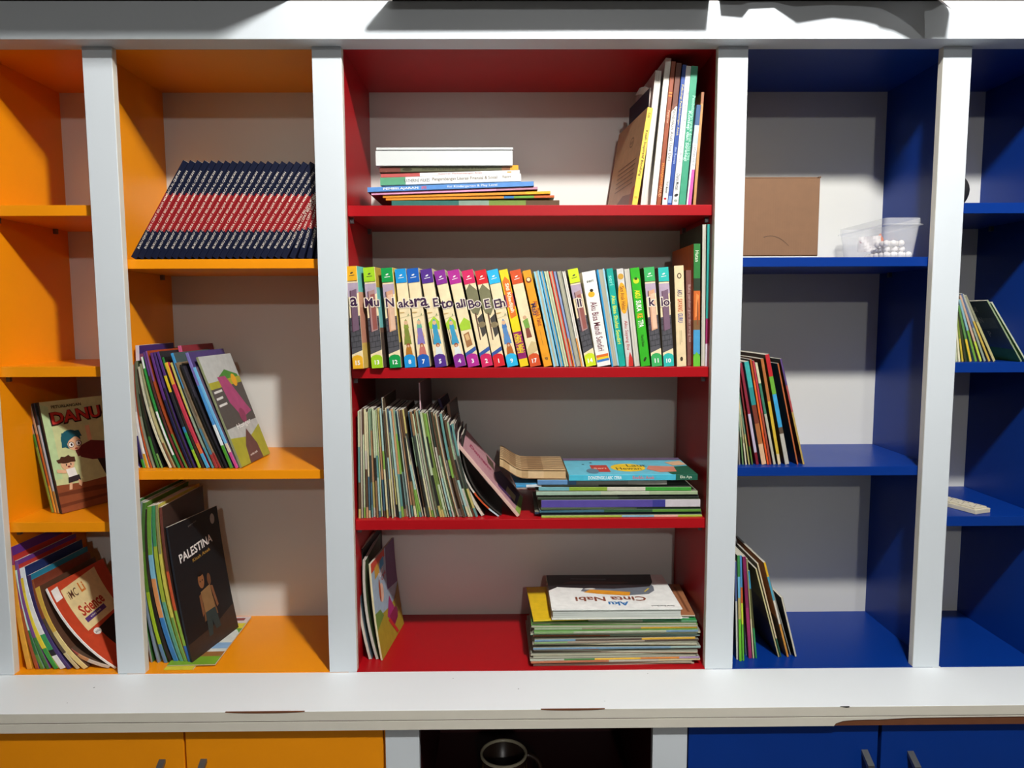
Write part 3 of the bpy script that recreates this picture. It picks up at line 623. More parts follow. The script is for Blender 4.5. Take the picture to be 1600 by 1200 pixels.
up(555, 655, 150, 42, 'white spined book with black bird mark at foot among the leaning books', y0=.040, d=.21, spine='#ebe9e4', art={'spine': [('t', '#8a8f9a', 'Bermain dan Permainan bagi Anak', .5,.56,.045,-90,.50,.0), ('t', '#4a4a4a', 'Diana Mutiah', .5,.17,.03,-90,.12), ('e', '#2a2a2a', .5,.075,.016,.010,30), ('e', '#9aa89a', .5,.035,.014,.010)]})
up(603, 692, 150, 48, 'green spined book with pale lettering among the leaning books', y0=.038, d=.21, spine='#3f9a78', art={'spine': [('t', '#bfe6d2', 'Konsep dan Strategi', .35,.50,.05,-90,.36,.02), ('t', '#9fd6bc', 'Pembelajaran untuk Anak Usia Dini', .72,.56,.04,-90,.46,.01)]})
up(650, 722, 420, 34, 'white and pink spined shorter book beside the green spined one', y0=.036, d=.17, spine=[(.36,'#d85aa8'),(.62,'#e6e8ea'),(.8,'#b9cfe0'),(1,'#3a5a86')], art={'spine': [('p', '#e9e9e9', [(0,0),(.25,0),(.35,.36),(0,.36)]), ('t', '#8a8f98', 'catatan kecil', .6,.5,.04,-90,.2)]})
up(689, 748, 330, 20, 'thin tan board edged book at the right end of the leaning books', y0=.036, d=.2, spine=[(.9,'#c0905a'),(1,'#a06a4a')])
up(352, 392, 300, 26, 'dark navy and maroon folder behind the yellow spined book', name='folder', cat='folder', y0=.075, d=.16, yaw=-6, spine='#c9bcb2', left=[(.55,'#4a2028'),(.8,'#5a1a24'),(1,'#1d2440')], right='#1d2440')

# curled white page standing out of the folder
cp = [(999, 138), (1003, 136), (1009, 135.5), (1015, 138), (1020, 144), (1024, 153), (1027, 165)]
base_ = at(1010, 165, .085); v, f = [], []
for (x, y) in cp:
    p = at(x, y, .085)-base_; v += [p, p+Vector((0, .05, 0)), p+Vector((0, .05, -.0012)), p+Vector((0, 0, -.0012))]
for k in range(len(cp)-1):
    for q in range(4): f.append((k*4+q, k*4+4+q, k*4+4+(q+1) % 4, k*4+(q+1) % 4))
o = mesh('paper_sheet', v, f, PLASTICW); o.location = base_; tag(o, 'curled white page edge sticking up behind the yellow spined book', 'paper')

# ------------------------------------------------------------------ red bookcase, second shelf: picture book series
z = Z_C[1]; g = 'numbered picture books on the second red shelf'
CRM = '#f2dfb4'; LET = '#3f2345'
def series(xb0, xb1, xt0, xt1, yt, num, col, word, scene, side=None, y0=.03, yaw=0):
    xb, xt = (xb0+xb1)/2, (xt0+xt1)/2; w = ((xb1-xb0)+(xt1-xt0))/2
    A = []
    brick = lambda c='#56555a': [('p', c, [(0,.14),(1,.18),(1,.52),(0,.50)])]+[('p', '#3a393d', [(0,.2+.055*i),(1,.215+.055*i),(1,.223+.055*i),(0,.208+.055*i)]) for i in range(6)]+[('p', '#3a393d', [(q, .2+.055*i), (q+.05, .2+.055*i), (q+.05, .262+.055*i), (q, .262+.055*i)]) for i in range(5) for q in ((.25, .7) if i % 2 else (.05, .48, .9))]
    if scene in ('house', 'house2', 'house3'):
        A += [('p', '#b6a4b6', [(0,.70),(1,.74),(1,.84),(0,.84)])]+brick()
        wc = {'house': '#7a5f72', 'house2': '#b08a86', 'house3': '#d8a482'}[scene]
        A += [('p', wc, [(.2,.36),(.85,.38),(.85,.78),(.2,.76)]), ('p', '#5a3a4a', [(.2,.36),(.28,.36),(.28,.77),(.2,.76)])]
        if scene != 'house': A += [('p', '#e6bda0' if scene == 'house3' else '#9a5a52', [(.42,.38),(.80,.39),(.80,.74),(.42,.73)])]
        A += [('p', CRM, [(0,0),(1,0),(1,.18),(0,.14)])]
    elif scene in ('people', 'people2', 'stall', 'single'):
        hc = {'people': '#7f8a3a', 'people2': '#8a7ab8', 'stall': '#3f9ac0', 'single': '#5a8ac0'}[scene]
        A += [('p', '#d8c79a', [(0,.50),(1,.52),(1,.53),(0,.51)])]
        if scene == 'stall': A += [('p', '#a9cf3a', [(0,.46),(.55,.52),(.95,.46),(.9,.38),(.05,.40)]), ('p', '#6a5a3a', [(.12,.40),(.18,.40),(.18,.24),(.12,.24)])]
        hj = {'people': '#8a9a3a', 'people2': '#6fb89a', 'stall': '#3f9ac0', 'single': '#4a7ab8'}[scene]
        A += [('p', hc, [(.32,.42),(.66,.42),(.84,.235),(.16,.235)]), ('p', hj, [(.26,.40),(.74,.40),(.64,.47),(.50,.495),(.36,.47)]), ('e', '#e0b48e', .50,.455,.020,.022), ('p', '#d8a882', [(.18,.31),(.28,.36),(.30,.33),(.22,.29)]), ('p', '#d8a882', [(.74,.36),(.84,.31),(.80,.29),(.72,.33)]), ('p', '#3a3030', [(.36,.235),(.46,.235),(.44,.222),(.34,.222)]), ('p', '#3a3030', [(.56,.235),(.66,.235),(.68,.222),(.56,.222)]),
              ('p', {'people': '#b5762a', 'people2': '#c9736a', 'stall': '#e0e6e2', 'single': '#b5662f'}[scene], [(.18,.11),(.86,.11),(.76,.20),(.62,.235),(.42,.235),(.28,.19)]), ('e', '#a85a3a', .52,.225,.020,.022), ('e', '#e0b48e', .52,.218,.011,.013), ('e', '#c9a86a', .24,.56,.03,.006), ('p', '#8a9a6a', [(.70,.52),(.86,.53),(.82,.55)])]
    elif scene == 'tree':
        A += [('p', '#7d7a5a', [(0,.80),(.45,.86),(1,.78),(1,.60),(.6,.53),(.2,.56),(0,.62)]), ('p', '#6a4a3a', [(.35,.56),(.5,.56),(.42,.28),(.32,.28)]), ('p', '#4a4540', [(.5,.50),(1,.54),(1,.34),(.6,.30)]), ('e', '#8a7a5a', .78,.43,.04,.03), ('p', '#3a5aa0', [(0,.11),(1,.16),(1,.20),(0,.15)])]
    elif scene == 'basket':
        A += [('p', '#a9cf3a', [(0,.44),(.55,.51),(1,.46),(.95,.38),(.05,.38)]), ('p', '#a8754a', [(.2,.34),(.7,.36),(.8,.22),(.25,.20)]), ('p', '#d8b07a', [(.3,.33),(.6,.34),(.66,.28),(.35,.27)]), ('p', '#3a5aa0', [(0,.10),(1,.16),(1,.20),(0,.15)])]
    elif scene == 'green':
        A += [('p', '#7aa84a', [(.2,.48),(.7,.50),(.75,.40),(.3,.38)]), ('p', '#8a4a3a', [(.3,.40),(.65,.40),(.75,.30),(.25,.30)]), ('e', '#d8a882', .45,.51,.02,.02), ('p', '#d8bf8a', [(0,.10),(1,.16),(1,.24),(.6,.26),(0,.18)])]
    A += [('p', col, [(0,.0),(1,.0),(1,.105),(.85,.125),(.5,.135),(.15,.125),(0,.105)]), ('p', col, [(0,.86),(1,.86),(1,1),(0,1)])]
    A += [('t', '#f4f4f2', str(num), .5,.058,.045, 0, None, .03), ('e', '#f0efe8' if col not in ('#f5b52a', '#a6d32a', '#3fb0e6', '#d3e62a') else '#3a3a3a', .5,.935,.016,.007,20), ('p', '#f0efe8' if col not in ('#f5b52a', '#a6d32a', '#d3e62a') else '#3a3a3a', [(.25,.905),(.75,.91),(.75,.916),(.25,.911)])]
    if word: A += [('t', '#f4e8d4', word, .52,.655,.105, 0, None, .075), ('t', LET, word, .52,.655,.088, 0, None, .022)]
    stand(xb, xt, yt, w, z, f'picture book numbered {num} with {NM[col]} spine ends, second red shelf', 'picture_book', 'book', y0=y0, d=.20, yaw=yaw, spine=CRM, left='#4a3f3a', right=side or '#d8cba8', group=g, art={'spine': A})
NM = {'#f5b52a': 'amber', '#a6d32a': 'lime green', '#159a4a': 'dark green', '#1f93d6': 'sky blue', '#1e5fb8': 'royal blue', '#54308a': 'violet', '#8a2f93': 'purple', '#b52f93': 'magenta purple', '#d42a62': 'crimson pink', '#d8262f': 'red', '#2fb6e6': 'cyan', '#d8562a': 'burnt orange', '#d3e62a': 'yellow green', '#3fb060': 'mid green', '#2fb8ae': 'turquoise'}
series(551.4, 568.8, 540, 557.7, 416.6, 15, '#f5b52a', 'a', 'house', side=[(.25,'#d8b45a'),(.6,'#c98a72'),(.75,'#d8a080'),(1,'#6fc4b8')], y0=.0, yaw=9)
series(580.7, 599.7, 567, 585.4, 418.5, 13, '#a6d32a', 'Mu', 'house2', side=[(.35,'#5a4a42'),(.4,'#7a5a4a'),(.8,'#7fc8c4'),(1,'#c9a84a')], y0=.012, yaw=7)
series(609, 628, 595, 613, 419.5, 12, '#159a4a', 'N', 'house3', side=[(.25,'#6a5a52'),(1,'#e6c95a')], y0=.02, yaw=4)
series(633, 650, 616, 634.5, 421, 8, '#1f93d6', 'ak', 'people', y0=.024, yaw=3)
series(653.5, 672.5, 635, 653.5, 420.5, 7, '#1e5fb8', 'era', 'people2', y0=.026, yaw=3)
series(680, 698.6, 656, 675, 422, 5, '#54308a', 'a E', 'stall', y0=.028, yaw=2)
series(711.5, 728.5, 677, 695.5, 424.5, 4, '#8a2f93', 'to', 'stall', y0=.028)
series(731, 750, 698.6, 717, 424, 3, '#b52f93', 'ali', 'basket', y0=.028)
series(753, 771, 720.6, 739, 424, 2, '#d42a62', 'Bo', 'tree', y0=.028)
series(772, 790, 741.5, 759, 424, 1, '#d8262f', 'E', 'tree', y0=.028)
series(792.5, 810.5, 760, 778, 423.5, 9, '#2fb6e6', 'Eh', 'single', y0=.028)
def row2(xb0, xb1, xt0, xt1, yt, label, **k):
    k.setdefault('name', 'picture_book'); k.setdefault('cat', 'book'); k.setdefault('group', g); k.setdefault('y0', .03)
    w = min(xb1-xb0, xt1-xt0)+.5*abs((xb1-xb0)-(xt1-xt0))
    stand((xb0+xb1)/2, (xt0+xt1)/2, yt, w, z, label, **k)
row2(812.5, 826.5, 779, 793, 423, 'yellow and purple picture book between numbers 9 and 17', spine=[(.08,'#f0d022'),(.36,'#93246a'),(.62,'#f5d81f'),(.75,'#a02f6a'),(1,'#f2d82a')], art={'spine': [('p', '#e8792a', [(.15,.50),(.9,.52),(.95,.88),(.5,.93),(.1,.88)]), ('t', '#f6e9d0', 'Siti Khadijah', .5,.71,.09,-90,.30,.03), ('t', '#f0d022', 'Kisah Para', .35,.24,.06,-90,.20,.02), ('t', '#f0d022', 'Istri Nabi', .68,.23,.06,-90,.18,.02)]})
series(828, 846, 796, 813.5, 424, 17, '#d8562a', '', 'green', y0=.028)
row2(849.7, 863, 815.6, 829.5, 424, 'plain orange spined picture book beside number 17', spine='#f0a028', art={'spine': [('t', '#a8442a', 'Aku Tidak Takut', .68,.55,.05,-90,.26,.02), ('t', '#4a3a5a', 'Malu', .38,.60,.05,-90,.12,.02), ('p', '#b87a2a', [(.45,.22),(.5,.22),(.5,.38),(.45,.38)]), ('e', '#8a4a2a', .5,.90,.03,.03), ('e', '#f4d8a8', .5,.905,.018,.018), ('t', '#5a4a3a', 'gp', .5,.08,.03,-90,.03)]})
PG = [(865, 873.5, 833.5, 842, '#8fcfe6', 'pale blue'), (875, 881.5, 843, 848.5, '#3fa0cf', 'mid blue'), (882.5, 888, 849.5, 856.5, '#cfe0b0', 'pale green'), (889, 896, 857.5, 863.5, '#d8462f', 'red'), (897, 900, 864.5, 868.5, '#8a9fd0', 'lavender'), (901, 907.5, 869.5, 877, '#9a9a8a', 'grey'), (908.5, 913, 878, 883.5, '#e6dfd2', 'white and orange')]
for i, (a, b, c, d_, col, cn) in enumerate(PG):
    row2(a, b, c, d_, 424.5, f'thin picture book with {cn} cover, page edges outward, second red shelf', edge='pages', spine=col, left=[(.3,'#e89a4a'),(1,col)] if i in (4, 6) else col, right=col, pagecol='#c0baa2', y0=.030, tcf=.30 if i not in (4, 6) else .42)
series(915.6, 932, 886, 903, 422, 14, '#d3e62a', 'li', 'house2', y0=.028)
row2(933, 954.5, 908, 930.5, 426, 'white spined Aku Bisa Mandi Sendiri picture book, second red shelf', spine='#f1efe9', y0=.026, art={'spine': [('p', '#3a78c0', [(.05,.045),(.95,.05),(.95,.075),(.05,.07)]), ('p', '#f0c92a', [(.05,.07),(.95,.075),(.95,.098),(.05,.093)]), ('p', '#e0702a', [(.05,.093),(.95,.098),(.95,.125),(.05,.12)]), ('t', '#7a3f4a', 'Aku Bisa Mandi Sendiri', .5,.42,.070,-90,.52,.01), ('e', '#e0b02a', .45,.76,.035,.03), ('e', '#3a2a1a', .5,.80,.018,.016), ('t', '#6a6a5a', 'seri', .5,.90,.03,0,.07)]})
row2(956, 967.5, 932, 944.5, 421.5, 'picture book with light blue cover, page edges outward, beside teal one', edge='pages', spine='#6fc0e6', right='#9ad0e6', left='#2f9ad0', pagecol='#b5b19c', tcf=.2)
row2(968.5, 977, 946, 958.5, 420.5, 'teal spined picture book with yellow lettering on the second red shelf', spine='#17a596', art={'spine': [('t', '#d8e65a', 'Aku Bisa Sholat Sendiri', .5,.48,.06,-90,.5,.02), ('t', '#8fe0d0', 'seri', .5,.88,.04,-90,.10)]})
row2(979, 989.5, 962.5, 974.5, 420.5, 'worn grey white picture book with orange oval title, second red shelf', spine=[(.1,'#c8c0b8'),(1,'#d2cfca')], art={'spine': [('p', '#c4302a', [(.3,.0),(1,.0),(1,.08),(.7,.15),(.5,.10)]), ('e', '#f0a82a', .5,.70,.16,.045,90), ('t', '#7a3a1a', 'Seri Anak Hebat', .5,.70,.05,-90,.24,.01), ('t', '#b04a4a', 'Aku Sayang Ibu', .5,.32,.06,-90,.30,.01), ('e', '#c89a3a', .5,.92,.03,.03)]})
row2(991, 1000.5, 976, 982.5, 420.5, 'frayed white picture book, page edges outward, left of bright green one', edge='pages', spine='#d8d6d0', pagecol='#cfcabb')
row2(1001.5, 1016.5, 984, 999, 419.5, 'bright green spined AKU SUKA KE TPA picture book', spine='#35b023', art={'spine': [('t', '#f0e02a', 'AKU', .5,.735,.08,-90,.085,.03), ('t', '#f4f4ea', 'SUKA', .5,.615,.08,-90,.11,.03), ('t', '#f0a82a', 'KE', .5,.515,.08,-90,.045,.03), ('t', '#f4f4ea', 'TPA', .5,.435,.08,-90,.075,.03), ('e', '#c9d82a', .5,.87,.03,.03), ('e', '#2a4a1a', .5,.89,.016,.014), ('t', '#2a5a1a', 'Nurul Ihsan', .5,.26,.03,-90,.12), ('e', '#2a3a1a', .5,.07,.025,.012,60)]})
series(1018, 1035, 1005.5, 1022, 418.5, 11, '#3fb060', 'k', 'house3', y0=.028)
series(1037, 1053, 1027.5, 1044.5, 418.5, 10, '#2fb8ae', 'lo', 'house', y0=.028)
row2(1057, 1073.5, 1053.5, 1068, 415.5, 'cream spined AKU SAYANG GURU picture book, second red shelf', spine='#ead2a6', left='#6b5a48', y0=.024, yaw=-3, art={'spine': [('t', '#3a3a6a', 'AKU', .5,.73,.05,-90,.07,.02), ('t', '#c4502a', 'SAYANG', .5,.61,.05,-90,.125,.02), ('t', '#3a4a9a', 'GURU', .5,.485,.05,-90,.09,.02), ('p', '#9a8a6a', [(.38,.22),(.42,.22),(.42,.36),(.38,.36)]), ('p', '#9a8a6a', [(.55,.24),(.59,.24),(.59,.36),(.55,.36)]), ('e', '#4a3a2a', .5,.90,.022,.028), ('e', '#ead2a6', .5,.90,.013,.018), ('e', '#4a3a2a', .5,.075,.014,.022)]})
row2(1075.5, 1082, 1070, 1082, 422.5, 'thin brown spined book beside the cream one, second red shelf', spine='#7b5048', y0=.05, art={'spine': [('t', '#b89a92', 'Buku panduan guru dan orang tua', .5,.55,.04,-90,.6)]})
row2(1083.5, 1093.5, 1083.5, 1095, 381, 'taller green forest spined book with orange patch, second red shelf', spine=[(.10,'#4a9a2f'),(.3,'#4a9ac8'),(.38,'#7a5a3a'),(.62,'#c8642a'),(.72,'#2a3a2a'),(1,'#2f7a3a')], y0=.032, art={'spine': [('t', '#d8e6c8', 'Hutan', .5,.90,.03,-90,.09), ('p', '#e88a4a', [(.2,.40),(.7,.42),(.8,.58),(.4,.6)]), ('p', '#8a4a2a', [(.5,.34),(.7,.34),(.7,.56),(.55,.52)]), ('p', '#6ac03a', [(0,.0),(1,.0),(1,.08),(.5,.12),(0,.08)])]})
row2(1095.5, 1101, 1097, 1103.5, 350.5, 'tall thick white page-edged book near the right red wall', edge='pages', spine='#b8bfa8', pagecol='#cac6b8', y0=.034, left='#3a3f35')
row2(1102, 1106, 1105, 1110, 350.5, 'tall teal and magenta book against the right red wall', spine=[(.16,'#e0d2e0'),(.34,'#9a2f62'),(1,'#2f9a90')], y0=.036)

# ------------------------------------------------------------------ red bookcase, third shelf: packed magazines
z = Z_C[2]; g = 'thin magazines packed on the third red shelf'
R3 = random.Random(11)
PAL = [('#8fa886', 'sage green'), ('#d0c8a0', 'cream'), ('#6f8240', 'olive'), ('#5f8f8a', 'teal grey'), ('#8a6a4a', 'tan brown'), ('#39413a', 'charcoal green'), ('#c0b06a', 'mustard'), ('#9fbfb8', 'pale aqua'), ('#5a4432', 'dark brown'), ('#b8c4a0', 'pale green'), ('#c0936a', 'sandy orange'), ('#4a6a7a', 'slate blue'), ('#bfb8a8', 'grey white'), ('#2a2a26', 'black'), ('#7fa84a', 'leaf green')]
ALL = [p[0] for p in PAL]
N3 = 47
for i in range(N3):
    f = i/(N3-1); w = 3.95*R3.choice((.62, .75, .9, 1, 1))
    xb = 562+183*f; xt = 560.5+(146)*f-8*math.sin(math.pi*f)*f
    yt = 638+R3.uniform(-2, 6)+6*f
    if i == 12: yt = 622
    if i in (24, 25): yt = 682
    if f > .85: yt += 10*(f-.85)/.15*2
    c, cn = PAL[(i*4+R3.randint(0, 3)) % len(PAL)]
    sg = [(R3.uniform(.06,.12), R3.choice(ALL+['#a83a3a', '#d0c8a0'])), (R3.uniform(.3,.5), R3.choice(ALL)), (R3.uniform(.55,.8), c), (1, R3.choice(ALL))]
    e = 'pages' if R3.random() < .22 else 'spine'
    stand(xb, xt, yt, w, z, f'thin {cn} magazine, {ordinal(i+1)} from the left in the third red shelf row', y0=.045+R3.uniform(-.006, .006), d=.185, bend=-.010*max(0, f-.45), edge=e, spine=sg, left=R3.choice(ALL), right=R3.choice(['#6a5a5a', '#4a4a52', '#5a4a3a', '#38303a']), tcf=.27, pagecol=R3.choice(['#cfc8ad', '#b4b79c', '#a9a78a', '#c2bda9']), group=g)
# taller sheets and magazines behind
stand(665, 655, 598, 2.2, z, 'tall thin mauve sheet standing up out of the packed row', name='card_sheet', cat='card', y0=.075, d=.16, yaw=3, spine='#c9a9b0', right='#6a5458', left='#6a5458')
stand(734, 686, 624, 5, z, 'tall navy and purple magazine standing behind the packed row', y0=.15, d=.13, yaw=3, spine='#3a3050', right=[(.9,'#3a3040'),(1,'#2a2440')], group=g)
stand(748, 700, 632, 5, z, 'tall brown magazine behind the leaning end of the packed row', y0=.12, d=.15, yaw=3, bend=-.012, spine='#8a6a5a', right='#4a3834', group=g)
stand(755, 708, 665, 6, z, 'white curled magazine at the leaning end of the packed row', y0=.05, d=.17, bend=-.016, edge='pages', spine='#c9c6bc', right='#3a302c', group=g)
stand(779, 716, 676, 3.2, z, 'red and orange footed magazine sagging at the end of the packed row', y0=.045, d=.17, bend=-.030, spine=[(.12,'#b9c9d0'),(.34,'#c4542a'),(1,'#d0c8bc')], right='#14110f', group=g)
stand(783, 722, 680, 3, z, 'black covered magazine sagging between pink book and packed row', y0=.055, d=.17, bend=-.028, spine='#3a3632', right='#100e0d', group=g)
stand(810, 708.5, 689, 7.5, z, 'pink picture book with purple figure leaning at a steep slant', 'picture_book', 'book', y0=.04, d=.17, yaw=4, spine='#d8b3a6', right='#b98a90', hard=True, art={'right': [('p', '#4a2f58', [(.2,.05),(.9,.03),(.95,.38),(.5,.45),(.15,.34)]), ('p', '#c9b58a', [(.3,.10),(.6,.10),(.6,.24),(.3,.24)]), ('t', '#9a2f52', 'Dongeng', .45,.66,.16, -90, .34, .03), ('p', '#5a4a3a', [(.6,.45),(.9,.5),(.9,.62),(.62,.56)]), ('p', '#8aa84a', [(.0,.0),(.9,.0),(.9,.05),(.0,.07)])]})

# flat pile at the right of the third shelf
g = 'magazines in the flat pile on the third red shelf'
PILE = [ # x0,x1,th,y0,spine segs right->left, page?, label
 (846, 1097, .0035, .034, [(.15,'#a8c04a'),(.3,'#d8b09a'),(.5,'#7fb0c0'),(1,'#9ab84a')], 'lime and blue edged magazine at the very bottom of third-shelf pile'),
 (836, 1096, .004, .040, [(.3,'#1f3a30'),(1,'#24364a')], 'dark green edged magazine, second from bottom of third-shelf pile'),
 (843, 1095, .0045, .036, [(.3,'#5a8f3a'),(.6,'#2f5a3a'),(1,'#3f6a7a')], 'green and teal edged magazine, third from bottom of third-shelf pile'),
 (845, 1094, .0035, .038, [(.4,'#2a3a30'),(1,'#4a5a42')], 'dark olive edged magazine just under the purple spine'),
 (846, 1094, .0125, .034, [(.22,'#c9c2c8'),(.30,'#3a3a8a'),(1,'#574a9a')], 'thick purple blue spined magazine in the third-shelf pile'),
 (840, 1092, .0035, .04, [(.5,'#20281f'),(1,'#3a4a38')], 'blackish magazine on top of the purple spine'),
 (838, 1091, .0035, .04, [(.5,'#1f2a2c'),(1,'#4a5548')], 'charcoal edged magazine above the purple spine'),
 (838, 1090, .006, .036, [(.3,'#9fb08a'),(.6,'#b8c0a8'),(1,'#9fb8a4')], 'pale sage edged magazine in the middle of third-shelf pile'),
 (842, 1080, .006, .036, [(.3,'#3f9a3a'),(.55,'#cfcaba'),(.8,'#8aa83a'),(1,'#6fa8b0')], 'green, white and aqua edged magazine in the third-shelf pile'),
 (842, 1076, .004, .042, [(.6,'#2a302a'),(1,'#8a8f84')], 'dark grey edged magazine near the top of third-shelf pile'),
 (840, 1042, .008, .038, [(.3,'#b9b8ae'),(.7,'#9f9f98'),(1,'#5f8ab8')], 'grey magazine with blue spine end under the turquoise book'),
]
zz = z
for i, (x0, x1, th, yy, sg, lab) in enumerate(PILE):
    zz = lie(x0, x1, zz, th*1.36, lab, y0=yy, d=.19, yaw=R3.uniform(-1.5, 1.5), spine=sg, right='#7a7a6a', pagecol='#b8b69f', edge='spine', group=g)
zt = zz
lie(889, 1090, zt, .0135, 'turquoise picture book with yellow title oval on top of pile', 'picture_book', 'book', y0=.03, d=.185, yaw=0, spine=[(.17,'#1f5f4a'),(1,'#4ab6cf')], right='#67b8cc', art={
 'spine': [('t', '#e6f2f2', 'DONGENGKU ABC CERIA', .5,.72,.028,-90,.26,.02), ('t', '#c9707a', 'Ensiklo Anak', .5,.42,.026,-90,.17,.02), ('t', '#dfe6d0', 'Eka Aya', .5,.09,.03,-90,.09,.01)],
 'right': [('p', '#1f5a44', [(0,0),(.5,0),(.45,.12),(.2,.22),(0,.2)]), ('e', '#e8c22a', .40,.50,.15,.14), ('t', '#3a3a1f', 'Laut', .52,.42,.10,-90,.16,.01), ('t', '#3a3a1f', 'Hewan', .34,.50,.09,-90,.2,.01), ('p', '#b83a2f', [(.15,.66),(.55,.66),(.55,.80),(.15,.80)]), ('t', '#f0d8c0', 'Seri', .36,.73,.05,-90,.10), ('p', '#c9806a', [(.15,.14),(.45,.12),(.5,.32),(.3,.36),(.12,.28)]), ('e', '#5a7a8a', .2,.80,.09,.05), ('p', '#6a5a78', [(.85,0),(1,0),(1,1),(.85,1)]), ('p', '#d8b08a', [(.55,.0),(.8,.02),(.7,.16),(.5,.12)]), ('e', '#2a4a5a', .60,.85,.012,.012), ('e', '#2a4a5a', .70,.78,.012,.012)]})
# brown tree cover bent up at its left end
ov = []; of = []; oc_ = []
prof = [(0, 0), (.02, .004), (.10, .012), (.16, .0125), (.175, .013)]
xL, xM, xE = xat(781, .05, zt), xat(815, .05, zt), xat(884, .05, zt)
shape = [(xL, .050), (xL+.008, .047), (xL+.022, .037), (xM-.012, .027), (xM, .0225), (xM+.015, .0215), ((xM+xE)/2, .021), (xE, .0205)]
bt = empty('picture_book', Matrix.Translation(Vector((xE, .05, zt)))); tag(bt, 'picture book with brown bark cover, curled up at its left end', 'book')
def strip(name, z0, z1, mat, cols, ya, yb):
    v, f, c = [], [], []
    for (x, h) in shape:
        hh = h
        for y, dz in ((ya, z0), (yb, z0), (yb, z1), (ya, z1)):
            v.append((x-xE, y, hh-.0205+dz+.0004))
    n = len(shape)
    for i in range(n-1):
        for j in range(4):
            k = (j+1) % 4; f.append((i*4+j, (i+1)*4+j, (i+1)*4+k, i*4+k)); c.append(cols[(i+j) % len(cols)])
    f += [(0, 1, 2, 3), tuple((n-1)*4+i for i in (3, 2, 1, 0))]; c += [cols[0]]*2
    return mesh(name, v, f, mat, bt, c)
strip('pages', .0012, .0190, PAPERP, ['#c9a97c', '#b8966a', '#d2b48a'], .002, .155)
strip('cover', .0192, .0202, PRINT, ['#b8956a', '#a5825a', '#c4a478'], 0, .157); strip('cover', 0, .0010, PRINT, ['#8a6a4a', '#a08060'], 0, .157)
v, f, c = [], [], []
for k in range(7):                          # bark lines printed across the curled cover
    ya = .012+.021*k; b0 = len(v)
    for (x, h) in shape:
        for q in (0, .0045): v.append((x-xE, ya+q+.004*math.sin(9*x*10+k), h+.0008))
    for i in range(len(shape)-1): f.append((b0+i*2, b0+i*2+2, b0+i*2+3, b0+i*2+1)); c.append('#6f5138')
mesh('cover_print', v, f, PRINT, bt, c)
lie(806, 846, zt-.017, .006, 'blue and white magazine poking out left of the third-shelf pile', y0=.045, d=.12, yaw=-6, spine=[(.6,'#cfd6da'),(1,'#3a8fc0')], right='#4a8fb8', group=g)

# ------------------------------------------------------------------ red bookcase, bottom
z = ZC+.0015; g = 'picture magazines standing at the bottom of the red bookcase'
stand(579, 558.5, 863, 5, z, 'white page-edged magazine leaning on left red wall, first at bottom', y0=.055, d=.2, bend=-.010, edge='pages', spine='#b8b2a4', right='#5a6a72', pagecol='#cfc9ba', group=g)
stand(584.5, 564.5, 858, 4, z, 'tall black covered magazine at the bottom left of the red bookcase', y0=.08, d=.2, yaw=3, bend=-.008, edge='spine', spine='#2a2a28', right='#1c1e20', group=g)
stand(590, 569, 876, 5, z, 'grey page-edged magazine between black and princess magazines', y0=.055, d=.2, bend=-.010, edge='pages', spine='#a8a49a', right='#4a5a3a', pagecol='#c4bfb4', group=g)
stand(596.5, 577.5, 882, 3.5, z, 'colourful magazine with girl on blue ground, cover showing, bottom red shelf', y0=.05, d=.2, yaw=6, bend=-.004, spine='#d8cfa8', right='#9fb6c6', group=g, art={'right': [
 ('p', '#a8952f', [(0,0),(1,0),(1,.38),(.6,.36),(0,.42)]), ('p', '#6a8a3a', [(0,.30),(.3,.36),(.2,.46),(0,.48)]), ('p', '#c9432f', [(0,.90),(.55,.92),(.55,1),(0,1)]), ('p', '#6a4a78', [(.55,.55),(1,.5),(1,1),(.6,1)]), ('p', '#c99a3a', [(.12,.80),(.3,.82),(.3,.94),(.12,.92)]), ('p', '#3a9ac8', [(.34,.84),(.5,.85),(.5,.94),(.34,.93)]), ('t', '#f0e2e0', 'Putri', .35,.80,.07, 12, .16, .02), ('t', '#b8323a', 'Ceria', .45,.75,.06, 12, .16, .02), ('e', '#e6bda4', .32,.60,.07,.10), ('e', '#b5562f', .26,.64,.03,.12), ('p', '#a82f72', [(.42,.30),(.58,.48),(.72,.30),(.6,.18)]), ('p', '#8a1f4a', [(.5,.28),(.9,.30),(.8,.16),(.6,.12)]), ('p', '#c9352f', [(.42,.26),(.5,.26),(.75,.02),(.68,.02)]), ('p', '#8a7a2f', [(.75,.36),(1,.5),(1,.2),(.85,.2)])]})
